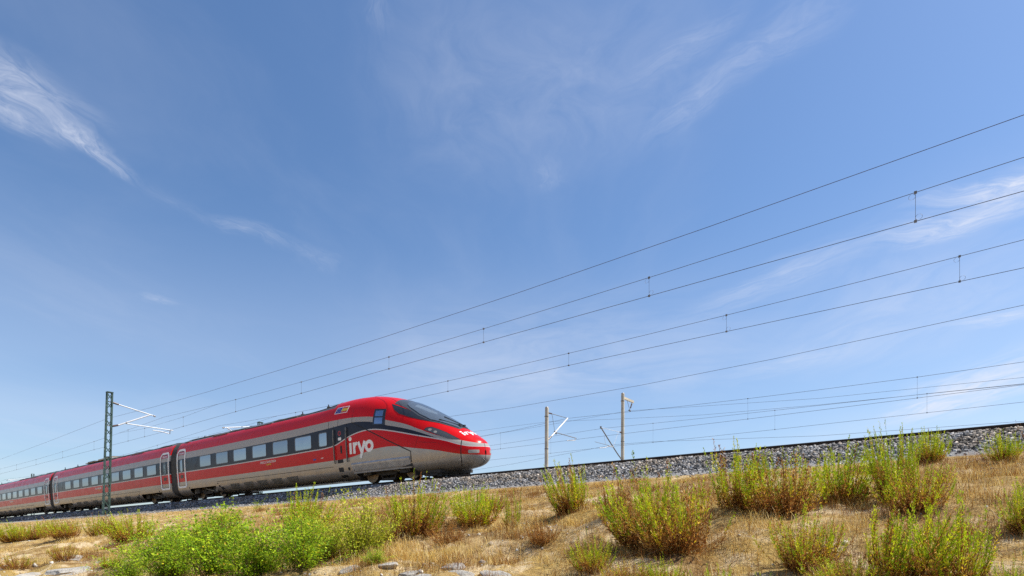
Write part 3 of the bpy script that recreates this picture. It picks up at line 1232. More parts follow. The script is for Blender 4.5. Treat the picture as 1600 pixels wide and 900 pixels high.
for sg in (1, -1):
    mb = MB()
    patch(mb, [(4.30, 3.28), (3.95, 3.15), (3.44, 2.95), (2.78, 2.61), (2.16, 2.28), (2.70, 2.43), (3.15, 2.57), (3.69, 2.77), (3.98, 2.96)], side_map(0, sg), .012, 0, 4, .12)
    mb.build('side_quarterlight', [M_TRIM], car1)
# cab side window with two panes
CW = [(5.06, 2.44), (4.31, 2.36), (4.42, 3.07), (5.06, 3.14)]
mb = MB()
patch(mb, CW, f1, .012, 0, 3, .15)
lerp = lambda a, b, t: (a[0] + (b[0] - a[0]) * t, a[1] + (b[1] - a[1]) * t)
def cell(u0, u1, w0, w1):
    q = lambda u, w_: lerp(lerp(CW[0], CW[1], u), lerp(CW[3], CW[2], u), w_)
    return [q(u0, w0), q(u1, w0), q(u1, w1), q(u0, w1)]
patch(mb, cell(.15, .80, .08, .46), f1, .020, 1, 2, .2)
patch(mb, cell(.15, .80, .54, .90), f1, .020, 1, 2, .2)
mb.build('cab_window', [M_TRIM, M_CABPANE], car1)
# cab door grab rails, hatch, signs
for (va, vb) in ((7.72, 7.72), (6.80, 6.80)):
    mb = MB()
    pts = []
    for k in range(9):
        z = 1.02 + (2.54 - 1.02) * k / 8
        v = va + (vb - va) * 0 - (va - vb) * 0
        pts.append((va, half(va, z) + .055, z))
    mb.tube(pts, .028, 6, 0)
    for q in (pts[0], pts[4], pts[-1]):
        mb.tube([q, (q[0], q[1] - .06, q[2])], .018, 5, 0)
    mb.build('grab_rail', [M_DULL], car1)
for (v, z, a, b_) in ((7.35, 1.08, .20, .08), (7.35, .70, .17, .10), (7.32, .40, .24, .05), (6.78, .70, .07, .07), (6.45, .66, .02, .08)):
    mb = MB()
    patch(mb, rrect(v - a, v + a, z - b_, z + b_, .015), f1, .006, 0, 1, .3)
    mb.build('cab_step', [M_SEAM], car1)
mb = MB()
ring(mb, [(7.32 + .10 * math.cos(a), 2.34 + .11 * math.sin(a)) for a in np.linspace(0, 6.283, 17)[:-1]], [(7.32 + .07 * math.cos(a), 2.34 + .08 * math.sin(a)) for a in np.linspace(0, 6.283, 17)[:-1]], f1, .006, 0)
mb.build('door_sign', [M_FRED], car1)
for nm, q, mt in (('door_sign', (7.20, 7.42, 2.02, 2.15, .01), M_WHITE), ('door_handle', (7.18, 7.30, 1.42, 1.78, .04), M_SEAM),
                  ('side_sticker', (8.62, 8.80, 1.33, 1.36, .01), M_WHITE), ('side_sticker', (9.2, 9.42, 1.28, 1.36, .01), M_BLUE)):
    mb = MB()
    patch(mb, rrect(*q), f1, .007, 0, 1, .3)
    mb.build(nm, [mt], car1)
# bulged lower skirt panel with its bright ledge
mb = MB()
pz = [(.46, .012), (.80, .05), (.86, .055), (.935, .002)]
vv = list(np.linspace(2.90, 6.55, 19))
rows = []
for v in vv:
    rows.append([(v, half(v, z) + o, z) for z, o in pz])
vs = [q for r in rows for q in r]
fs = []
for i in range(len(vv) - 1):
    for j in range(3):
        fs.append((i * 4 + j, i * 4 + j + 1, (i + 1) * 4 + j + 1, (i + 1) * 4 + j))
mb.add(vs, fs, 0)
mb.add([rows[0][0], rows[0][1], rows[0][2], rows[0][3]], [(0, 1, 2, 3)], 0)
mb.build('skirt_panel', [simple('skirt_silver', (0.42, 0.405, 0.39), .25, .15, .2, 3)], car1)
# flags near the roof edge
mb = MB()
patch(mb, [(7.80, 3.255), (6.88, 3.235), (6.83, 3.54), (7.69, 3.555)], f1, .006, 0, 3, .15, .008)
patch(mb, [(7.75, 3.28), (7.35, 3.27), (7.29, 3.525), (7.66, 3.53)], f1, .011, 1, 3, .1, .006)
for k, (t0, t1, mm) in enumerate(((0, .25, 3), (.25, .75, 2), (.75, 1, 3))):
    a0, a1 = lerp((7.33, 3.27), (7.27, 3.525), t0), lerp((7.33, 3.27), (7.27, 3.525), t1)
    b0, b1 = lerp((6.92, 3.265), (6.87, 3.515), t0), lerp((6.92, 3.265), (6.87, 3.515), t1)
    patch(mb, [a0, b0, b1, a1], f1, .011 + .001 * k, mm, 2, .1, .006)
for k in range(12):
    a = 2 * math.pi * k / 12
    v, z = 7.52 + .085 * math.cos(a), 3.40 + .075 * math.sin(a)
    patch(mb, [(v + .014 * math.cos(b), z + .014 * math.sin(b)) for b in (0, 1.6, 3.2, 4.8)], f1, .015, 2, 1, .1, .003)
mb.build('flag_decal', [M_WHITE, M_BLUE, M_YEL, M_FRED], car1)
# words
mb = MB()
iryo(mb, lambda q, o: f1((6.64 - q[0] * .545, 1.335 + q[1] * .50), o), .295, .006)
mb.build('side_logo', [M_WHITE], car1)
mb = MB()
def hood(q, o):
    y = .47 - q[0] * .25
    v = .575 + q[1] * .19 + .28 * y * y
    return ft((v, y), o)
iryo(mb, hood, .27, .006)
mb.build('hood_logo', [M_WHITE], car1)
mb = MB()
text_on(mb, 'FRECCIAROSSA', 14.15, 1.50, .165, f1, .008, 0, .25, .001, 1.50)
text_on(mb, '1000', 13.6, 1.385, .105, f1, .008, 1, .25, .002, .5)
mb.build('side_lettering', [M_WHITE, M_YEL], car1)
f = side_map()
for (a, z, q) in ((18.9, .78, .05), (18.75, .62, .08), (18.5, .45, .15), (22.5, .72, .05)):
    mb = MB()
    patch(mb, rrect(a - q, a + q, z - q * .7, z + q * .7, .01), f, .006, 0, 1, .3)
    mb.build('service_hatch', [M_SEAM], car1)
roof_gear(car1, 8.0, 23.6, 0, 2, [(11.1, .72, .15), (8.9, .75, .14), (21.3, .8, .1)])
mb = MB()
for y0, y1 in ((-1.0, -.35), (-.3, .3), (.35, 1.0)):
    mb.box(1.75, 2.5, y0, y1, .07, .2, 0)
mb.box(1.6, 2.8, -1.0, 1.0, .16, .30, 0)
mb.box(1.7, 1.85, -.95, -.80, .02, .25, 0)
mb.box(1.7, 1.85, .80, .95, .02, .25, 0)
mb.build('obstacle_deflector', [M_DUST], car1)


# --- underframes, bogies, bellows
def underframe(par, c, ztop, hl, dv=0.0):
    mb = MB()
    mb.box(c - hl - .03 - dv, c + hl + .03 - dv, -1.33, 1.33, ztop + .05, ztop + .32, 0)
    for e in (-1, 1):
        mb.box(c + e * (hl + .02) - .02 - dv, c + e * (hl + .02) + .02 - dv, -1.16, 1.16, .14, ztop + .06, 0)
    for (a, b, y0, y1, z0, z1) in ((-.5, .5, -.5, .5, .15, .8), (-1.4, -.9, .9, 1.2, .3, .62), (.95, 1.4, .95, 1.2, .35, .62)):
        mb.box(c + a - dv, c + b - dv, y0, y1, z0, min(z1, ztop + .06), 0)
    mb.build('underframe', [M_DUST], par)


underframe(car1, 4.64, .47, 1.78)
underframe(car1, 20.82, .66, 1.62)
underframe(car2, C2 + 3.2, .66, 1.65, C2)
underframe(car2, C2 + 20.95, .66, 1.65, C2)


def wheel_mesh():
    mb = MB()
    R = .46
    mb.lathe_y((0, 0, 0), [(.05, .10), (.14, .10), (.16, .075), (.33, .045), (.37, .072), (R - .035, .072)], 28, 0)
    mb.lathe_y((0, 0, 0), [(R - .035, .072), (R - .004, .065), (R, .05), (R, -.05), (R + .03, -.06), (R + .03, -.085), (R - .06, -.09), (.10, -.06)], 28, 1)
    return mb.mesh('wheel', [M_WHEEL, M_TYRE])


WHEEL = wheel_mesh()


def bogie(parent, c, wb):
    root = MB()
    for sg in (1, -1):
        y = sg * 1.0
        for (a, b) in (((-wb / 2 - .35, .50), (-.75, .52)), ((-.75, .52), (-.45, .36)), ((-.45, .36), (.45, .36)), ((.45, .36), (.75, .52)), ((.75, .52), (wb / 2 + .35, .50))):
            root.bar((a[0], y, a[1]), (b[0], y, b[1]), .13, .17, 0)
        for e in (-1, 1):
            x = e * wb / 2
            root.box(x - .19, x + .19, y - .02, y + sg * .17, .33, .60, 0)
            root.tube([(x + e * .3, y, .56), (x + e * .3, y, .36)], .09, 10, 0)
            root.tube([(x, y + sg * .16, .46), (x, y + sg * .20, .46)], .11, 12, 1)
        root.tube([(-.28, y, .36), (-.28, y, .62)], .13, 10, 0)
        root.tube([(.28, y, .36), (.28, y, .62)], .13, 10, 0)
        root.tube([(-.9, y + sg * .1, .40), (.1, y + sg * .1, .58)], .04, 8, 1)
        root.box(-.42, .42, y - .05, y + .05, .06, .16, 0)
        root.bar((-.4, y, .16), (-.5, y, .34), .05, .05, 0)
        root.bar((.4, y, .16), (.5, y, .34), .05, .05, 0)
    root.box(-.35, .35, -1.0, 1.0, .40, .60, 0)
    for e in (-1, 1):
        root.tube([(e * wb / 2, -.72, .46), (e * wb / 2, .72, .46)], .09, 10, 0)
        root.box(e * wb / 2 - .4 * e - .25, e * wb / 2 - .4 * e + .25, -.5, .5, .22, .62, 0)
    b = root.build('bogie', [M_DUST, M_DULL], parent)
    b.location = (c, 0, 0)
    for e in (-1, 1):
        for sg in (1, -1):
            wo = link('wheel', WHEEL, b)
            wo.location = (e * wb / 2, sg * .75, .46)
            if sg < 0:
                wo.rotation_euler = (0, 0, math.pi)
    return b


BW = 2.68
b0 = bogie(train, 4.66, 2.65)
b1 = bogie(train, 20.95, BW)
mb = MB()
n_ = 10
ringp = [section_pts(20.0)]


def bellows(c0, c1):
    base = [(y * .965, z * .985 + .03) for (y, z) in section_pts(20.0)]
    base = base + [(-y, z) for (y, z) in reversed(base[1:-1])]
    mb = MB()
    k = len(base)
    st = []
    n = 6
    for i in range(n + 1):
        v = c0 + (c1 - c0) * i / n
        st.append((v, 1.0 if i % 2 == 0 else .965))
    vs = []
    for v, q in st:
        for (y, z) in base:
            vs.append((v, y * q, 1.9 + (z - 1.9) * q))
    fs = []
    for i in range(n):
        for j in range(k):
            j2 = (j + 1) % k
            fs.append((i * k + j, (i + 1) * k + j, (i + 1) * k + j2, i * k + j2))
    mb.add(vs, fs, 0)
    return mb.build('gangway_bellows', [M_BELLOW], train)


g1 = bellows(24.05, 24.95)
bA = copy_tree(b1, train)
bA.location = (C2 + 3.2, 0, 0)
bB = copy_tree(b1, train)
bB.location = (C2 + 20.95, 0, 0)
PITCH = 25.05
for k in (1, 2):
    c = copy_tree(car2, train)
    c.location = (C2 + PITCH * k, 0, 0)
    for src in (bA, bB):
        q = copy_tree(src, train)
        q.location = (src.location.x + PITCH * k, 0, 0)
    q = copy_tree(g1, train)
    q.location = (PITCH * k, 0, 0)
# folded pantograph lies in the roof well of the second vehicle
pf = C2 + 14.6
mb = MB()
zt0 = topz(pf, 0)
mb.box(11.7, 17.1, -.85, .85, zt0 - .02, zt0 + .02, 1)
for x in (12.2, 14.8):
    for y in (-.6, .6):
        mb.tube([(x, y, zt0), (x, y, zt0 + .10)], .06, 8, 0)
for y in (-.6, .6):
    mb.bar((12.1, y, zt0 + .12), (14.9, y, zt0 + .12), .06, .06, 1)
mb.bar((12.1, -.6, zt0 + .12), (12.1, .6, zt0 + .12), .06, .06, 1)
mb.tube([(12.3, 0, zt0 + .13), (14.3, 0, zt0 + .17), (15.9, 0, zt0 + .10)], .055, 8, 1)
mb.tube([(12.4, -.8, zt0 + .14), (12.4, -.4, zt0 + .18), (12.4, .4, zt0 + .18), (12.4, .8, zt0 + .14)], .04, 8, 0)
mb.box(15.2, 16.7, .2, .8, zt0, zt0 + .09, 0)
mb.build('pantograph', [M_BLACK, M_ROOFB], car2)

# ------------------------------------------------------------------ overhead line masts
def T3(s, p, z):
    """point in the railway frame, for objects whose rotation is the frame's"""
    return Vector((s, -p, z))


def lattice_mast(s, p, zbase, ztop, sgn, arm, label, lean=0.0):
    """sgn +1: cantilever reaches away from the camera (towards larger p)"""
    root = empty('lattice_mast', W(s, p, zbase), (0, 0, TH))
    tag(root, label, 'mast', 'green lattice masts beside the railway')
    H = ztop - zbase
    mb = MB()
    ln = lambda z: lean * z
    wid = lambda z: .175 - .03 * z / H
    dep = .11
    for a in (-1, 1):
        for b in (-1, 1):
            q0, q1 = Vector((b * dep, a * wid(0), 0)), Vector((b * dep, a * wid(H) - ln(H), H))
            mb.bar(q0, q1, .06, .06, 0)
    mb.build('chord', [M_MAST], root)
    mb = MB()
    n = int(H / .58)
    for k in range(n):
        z0, z1 = H * k / n, H * (k + 1) / n
        zm = (z0 + z1) / 2
        # front face falls one way, rear face the other
        mb.bar((-dep - .02, -wid(z0) - ln(z0), z0 + .03), (-dep - .02, wid(zm) - ln(zm), zm + .2), .012, .06, 0)
        mb.bar((dep + .02, wid(z0) - ln(z0), z0 + .03), (dep + .02, -wid(zm) - ln(zm), zm + .2), .012, .035, 0)
        for a in (-1, 1):
            mb.bar((-dep, a * (wid(z0) + .02) - ln(z0), z0), (dep, a * (wid(zm) + .02) - ln(zm), zm + .2), .012, .045, 0)
    mb.box(-dep - .05, dep + .05, -wid(H) - ln(H) - .04, wid(H) - ln(H) + .04, H, H + .05, 0)
    mb.build('lacing', [M_MAST], root)
    mb = MB()
    mb.box(-.45, .45, -.5, .5, -.7, .08, 0)
    mb.build('footing', [M_CONC], root)
    if arm:
        # arm points: distance from mast centre across the track, height above rail
        mk = lambda q: Vector((0, -sgn * q[0], q[1] - zbase))
        mb = MB()
        a_top, a_end = mk((.75, 6.74)), mk((3.03, 6.32))
        mb.tube([a_top, a_end], .038, 8, 0)
        d1, d2 = mk((.72, 5.33)), mk((2.70, 6.37))
        mb.tube([d1, d2], .045, 8, 0)
        s1, s2 = mk((1.2, 5.52)), mk((4.2, 5.48))
        mb.tube([s1, s2], .033, 8, 0)
        mb.tube([mk((4.0, 5.49)), mk((3.98, 5.19))], .028, 6, 1)
        mb.tube([mk((3.92, 5.22)), mk((3.4, 5.30)), mk((2.86, 5.30))], .032, 8, 0)
        mb.tube([mk((1.2, 5.52)), mk((1.2, 5.60))], .06, 8, 1)
        mb.tube([mk((3.03, 6.32)), mk((2.95, 6.30)), mk((2.9, 6.38))], .05, 8, 1)
        c = mb.build('cantilever', [M_GALV, M_DULL], root)
        for (u, v) in (((.36, 6.82), (.75, 6.74)), ((.36, 5.20), (.72, 5.33))):
            mb = MB()
            A, B = mk(u), mk(v)
            pts, rs = [], []
            for k in range(13):
                pts.append(A + (B - A) * k / 12)
                rs.append(.075 if k % 2 else .045)
            mb.tube(pts, rs, 10, 0)
            mb.tube([mk((.1, u[1] + .02)), A], .03, 6, 1)
            mb.build('insulator', [M_INSUL, M_DULL], c)
    return root


lattice_mast(45.1, 14.2, -0.95, 7.44, 1, True, 'tall green lattice mast standing in front of the train', 0.026)
lattice_mast(45.5, 25.2, -0.85, 7.20, -1, True, 'green lattice mast top showing just above the front car roof', 0.01)
lattice_mast(110.0, 25.2, -0.85, 7.45, -1, True, 'small distant green lattice mast top at the far left above the train roof', 0.0)


# ------------------------------------------------------------------ wires
def wire(name, pts, r, mat, parent=None, n=5):
    mb = MB()
    mb.tube([T3(s, p, float(zr(s)) + z) for s, p, z in pts], r, n, 0)
    o = mb.build(name, [mat], parent)
    if parent is None:
        o.rotation_euler = (0, 0, TH)
    return o


def dropper(parent, s, p, z0, z1, loop):
    mb = MB()
    zz = float(zr(s))
    a, b = T3(s, p, zz + z0), T3(s, p, zz + z1)
    mb.tube([a, b], .0045, 5, 0)
    for q in (a, b):
        mb.box(q.x - .03, q.x + .03, q.y - .02, q.y + .02, q.z - .028, q.z + .028, 1)
    if loop:
        for q, e in ((b, 1), (a, -1)):
            ps = [Vector((q.x + .07 * e - .07 * e * math.cos(t), q.y, q.z - e * (.09 - .0) + e * .09 * math.cos(t) * 0 - e * .0 + e * .07 * math.sin(t))) for t in np.linspace(0, 2 * math.pi, 13)]
            mb.tube(ps, .0035, 4, 0, False)
    return mb.build('dropper', [M_WIRE, M_DULL], parent)


def span_z(s, sup, mid, top):
    for a, b in zip(sup[:-1], sup[1:]):
        if a <= s <= b:
            return mid + (top - mid) * ((s - (a + b) / 2) / ((b - a) / 2)) ** 2
    return top


def catenary(label, pc, sup, drops, stag, cz, top, rad, stitch=()):
    root = empty('overhead_line', (0, 0, 0), (0, 0, TH))
    tag(root, label, 'overhead line', 'overhead lines above the tracks')
    pf_ = lambda s: float(np.interp(s, sup, [pc + stag * (1 if i % 2 else -1) for i in range(len(sup))]))
    S = sorted(set(list(np.arange(sup[0], sup[-1] + .1, 3.0)) + list(sup)))
    mz = lambda s: span_z(s, sup, cz + .53, top)
    wire('messenger_wire', [(s, pf_(s), mz(s)) for s in S], rad, M_WIRE, root)
    wire('contact_wire', [(s, pf_(s), cz) for s in S], rad * 1.1, M_WIRE, root)
    for c in stitch:
        zs = mz(c + 8.3)
        wire('stitch_wire', [(c - 8.3, pf_(c - 8.3), mz(c - 8.3)), (c - 3.2, pf_(c - 3.2), cz + .64), (c + 3.2, pf_(c + 3.2), cz + .62), (c + 8.3, pf_(c + 8.3), zs)], rad * .8, M_WIRE, root)
    for s in drops:
        zt_ = mz(s)
        for c in stitch:
            if abs(s - c) < 4:
                zt_ = cz + .64
        dropper(root, s, pf_(s), cz, zt_, s < 12)
    return root


catenary('upper of the two big double overhead lines at right, passing above the train', 17.45, [-11.0, 45.1, 110.0, 175.0],
         [-6, .7, 7.7, 14.7, 20.4, 27.5, 34.6, 41.9, 48.4, 51.5, 58.8, 66.9, 75.1, 82.1, 89, 96, 103], 0.33, 5.30, 6.36, .0072, (45.1,))
catenary('lower of the two big double overhead lines at right', 22.0, [-11.0, 45.5, 110.0, 175.0],
         [-6.5, -.2, 6.7, 13.6, 21.0, 28.0, 35.0, 42, 49, 57, 65, 73, 81, 90], -0.1, 5.28, 6.42, .0078, (45.5,))
w1 = wire('return_wire', [(-30, 14.35, 6.0), (-11, 14.35, 5.68), (-1.1, 14.35, 5.42), (4.8, 14.35, 5.27), (10.8, 14.35, 5.17), (17, 14.35, 5.15), (24, 14.35, 5.19), (31, 14.35, 5.28), (38, 14.35, 5.45), (45.1, 14.35, 5.71),
                          (52, 14.35, 5.62), (60, 14.35, 5.5), (72.8, 14.35, 5.38), (90, 14.35, 5.45), (110, 14.35, 5.72)], .0062, M_WIRE2)
tag(w1, 'single reddish return wire, highest of all the wires at right', 'wire')
w5 = wire('return_wire', [(-30, 25.2, 6.1), (-11, 25.2, 5.5), (-1.9, 25.2, 5.16), (5.8, 25.2, 4.86), (11.6, 25.2, 4.74), (19.2, 25.2, 4.75), (30, 25.2, 5.05), (45.5, 25.2, 5.75), (60, 25.2, 5.4), (77, 25.2, 5.2), (110, 25.2, 5.75)], .0078, M_WIRE)
tag(w5, 'single wire below the two double lines, running just over the tall concrete pole', 'wire')

# ---- far line with concrete poles
def far_line(label, p, mess, cont, drops):
    root = empty('overhead_line', (0, 0, 0), (0, 0, TH))
    tag(root, label, 'overhead line', 'overhead lines above the tracks')
    wire('messenger_wire', [(s, p, z) for s, z in mess], .010, M_WIRE, root)
    wire('contact_wire', [(s, p, z) for s, z in cont], .010, M_WIRE, root)
    ms, mz = zip(*mess)
    cs, cz = zip(*cont)
    for s in drops:
        dropper(root, s, p, float(np.interp(s, cs, cz)), float(np.interp(s, ms, mz)), False)
    return root


far_line('far overhead line held by the shorter concrete pole', 39.0,
         [(-25, 7.0), (-2.9, 6.46), (1.5, 6.45), (6.4, 6.52), (10.4, 6.60), (15.5, 6.75), (24.2, 7.09), (29.7, 6.75), (45, 6.2), (70, 7)],
         [(-25, 5.3), (-2.9, 5.3), (10, 5.28), (20, 5.33), (29.7, 5.33), (70, 5.33)], [1.5, 10.5, 31, 38])
far_line('far overhead line held by the taller concrete pole', 44.0,
         [(-25, 6.3), (-3.3, 6.36), (1.2, 6.48), (10, 6.66), (15.2, 6.76), (23.9, 7.0), (33.6, 6.8), (60, 6.6)],
         [(-25, 5.3), (-3.3, 5.31), (10, 5.29), (19.3, 5.32), (22.7, 5.37), (33.6, 5.35), (60, 5.3)], [1.2, 10.0, 19.2, 29.1])
for nm, p, pts, lb in (('feeder_wire', 48.3, [(-25, 7.5), (-3.6, 7.62), (7.8, 8.02), (19, 8.87), (23.4, 9.22), (36.6, 8.9), (60, 8.7)], 'far feeder wire hanging from the bracket of the taller concrete pole'),
                       ('feeder_wire', 47.0, [(-25, 6.9), (-3.5, 6.94), (7.7, 7.27), (16.1, 7.66), (24.2, 8.34), (31.1, 9.0), (36, 9.1), (60, 9.3)], 'far wire that crosses the other far wires between the concrete poles'),
                       ('anchor_wire', 44.0, [(-25, 3.9), (-3.3, 4.21), (7.2, 4.53), (19.2, 5.39), (22.7, 5.5), (33.6, 4.73), (60, 3.5)], 'lowest far wire at right, close above the rail')):
    o = wire(nm, [(s, p, z) for s, z in pts], .0095, M_WIRE)
    tag(o, lb, 'wire')


def concrete_pole(s, p, zb, zt, r, label):
    root = empty('concrete_pole', W(s, p, zb), (0, 0, TH))
    tag(root, label, 'pole', 'round concrete catenary poles of the far line')
    mb = MB()
    H = zt - zb
    mb.tube([(0, 0, -.8), (0, -.0, H * .5), (0, -.05, H)], [r * 1.06, r, r * .95], 20, 0)
    mb.tube([(0, -.05, H), (0, -.05, H + .06)], [r * .95, r * .7], 20, 1)
    for z in (H - .7, H * .62, H * .4):
        mb.tube([(0, 0, z), (0, 0, z + .06)], r * 1.06, 20, 1)
    mb.build('shaft', [M_CONC, M_DULL], root)
    return root


def insul(parent, A, B, rr=.06):
    mb = MB()
    pts, rs = [], []
    for k in range(9):
        pts.append(A + (B - A) * k / 8)
        rs.append(rr if k % 2 else rr * .6)
    mb.tube(pts, rs, 8, 0)
    mb.build('insulator', [M_INSUL], parent)


zb = -.85
pa = concrete_pole(24.2, 36.0, zb, 7.40, .14, 'shorter round concrete pole with its arm reaching right')
q = lambda p, z: Vector((0, -(p - 36.0), z - zb))
mb = MB()
mb.tube([q(36.75, 7.06), q(39.06, 7.10)], .022, 6, 1)
mb.tube([q(36.68, 5.33), q(39.0, 7.09)], .06, 8, 0)
mb.tube([q(37.19, 5.72), q(40.35, 5.69)], .03, 6, 1)
mb.tube([q(36.77, 7.02), q(37.15, 5.75)], .014, 5, 1)
mb.tube([q(40.2, 5.68), q(40.15, 5.50), q(38.92, 5.31)], .035, 6, 0)
mb.tube([q(37.1, 5.78), q(37.35, 5.62)], .06, 8, 1)
ca = mb.build('cantilever', [M_GALV, M_DULL], pa)
insul(ca, q(36.14, 7.04), q(36.75, 7.06))
insul(ca, q(36.14, 4.96), q(36.68, 5.33))

pb = concrete_pole(23.4, 47.0, zb, 10.53, .155, 'taller round concrete pole with its arm reaching left and a top bracket')
q = lambda p, z: Vector((0, -(p - 47.0), z - zb))
mb = MB()
mb.tube([q(46.8, 4.60), q(45.88, 5.1), q(44.4, 6.0), q(42.99, 6.89)], .05, 8, 1)
mb.tube([q(46.65, 7.01), q(43.0, 6.87)], .018, 6, 0)
mb.tube([q(45.23, 5.52), q(44.3, 5.5)], .05, 6, 0)
mb.tube([q(45.1, 5.55), q(41.97, 5.54)], .018, 6, 1)
mb.tube([q(44.31, 5.45), q(43.6, 5.25), q(42.73, 5.12)], .035, 6, 0)
mb.tube([q(46.2, 7.0), q(45.2, 5.55)], .016, 5, 0)
mb.tube([q(43.6, 6.3), q(43.8, 5.55)], .016, 5, 0)
mb.tube([q(42.99, 6.80), q(42.97, 6.98)], .075, 8, 1)
cb = mb.build('cantilever', [M_GALV, M_DULL], pb)
insul(cb, q(46.85, 7.02), q(46.45, 7.0), .07)
mb = MB()
mb.bar(q(47.1, 10.18), q(49.2, 10.19), .14, .20, 0)
for a in (47.9, 48.95):
    mb.tube([q(a, 10.1), q(48.45, 9.3)], .018, 5, 1)
mb.tube([q(48.30, 9.26), q(48.55, 9.24)], .07, 8, 1)
br = mb.build('bracket', [M_CONC, M_DULL], pb)
insul(br, q(48.9, 10.0), q(48.6, 9.52), .07)

# ------------------------------------------------------------------ plants
GREEN = np.array([(.24, .35, .010), (.34, .425, .012), (.46, .48, .014), (.16, .265, .010)])
YELL = np.array([(.46, .37, .02), (.50, .33, .025), (.40, .27, .025)])
BROWN = np.array([(.26, .10, .022), (.17, .065, .018), (.36, .17, .04), (.42, .25, .07), (.09, .04, .018)])
STRAWC = np.array([(.66, .455, .115), (.56, .35, .075), (.76, .59, .24), (.28, .14, .035), (.66, .53, .27)])


def leaves_mesh(name, P, T, U, ln, wd, cols, mat):
    """kite leaves: base P, direction T, side U"""
    n = len(P)
    T = T / np.linalg.norm(T, axis=1)[:, None]
    U = U - T * (U * T).sum(1)[:, None]
    U /= np.linalg.norm(U, axis=1)[:, None] + 1e-9
    Nn = np.cross(T, U)
    a = P
    b = P + T * (ln * .45)[:, None] + U * (wd * .5)[:, None] + Nn * (ln * .05)[:, None]
    c = P + T * ln[:, None]
    d = P + T * (ln * .45)[:, None] - U * (wd * .5)[:, None] + Nn * (ln * .05)[:, None]
    V = np.stack([a, b, c, d], 1).reshape(-1, 3)
    F = np.arange(n * 4).reshape(n, 4)
    return fastmesh(name, V, F, mat, col=np.repeat(cols, 4, 0))


def stems_mesh(name, paths, radii, cols, mat):
    """paths (n, k, 3): three-sided stems"""
    n, k, _ = paths.shape
    ang = np.array([0, 2.094, 4.189])
    off = np.stack([np.cos(ang), np.sin(ang), np.zeros(3)], -1)
    V = paths[:, :, None, :] + off[None, None] * radii[:, :, None, None]
    V = V.reshape(-1, 3)
    F = []
    base = (np.arange(n) * k * 3)[:, None, None]
    for i in range(k - 1):
        for j in range(3):
            j2 = (j + 1) % 3
            F.append([i * 3 + j, i * 3 + j2, (i + 1) * 3 + j2, (i + 1) * 3 + j])
    F = (np.array(F)[None] + base).reshape(-1, 4)
    return fastmesh(name, V, F, mat, col=np.repeat(np.repeat(cols, k, 0), 3, 0))


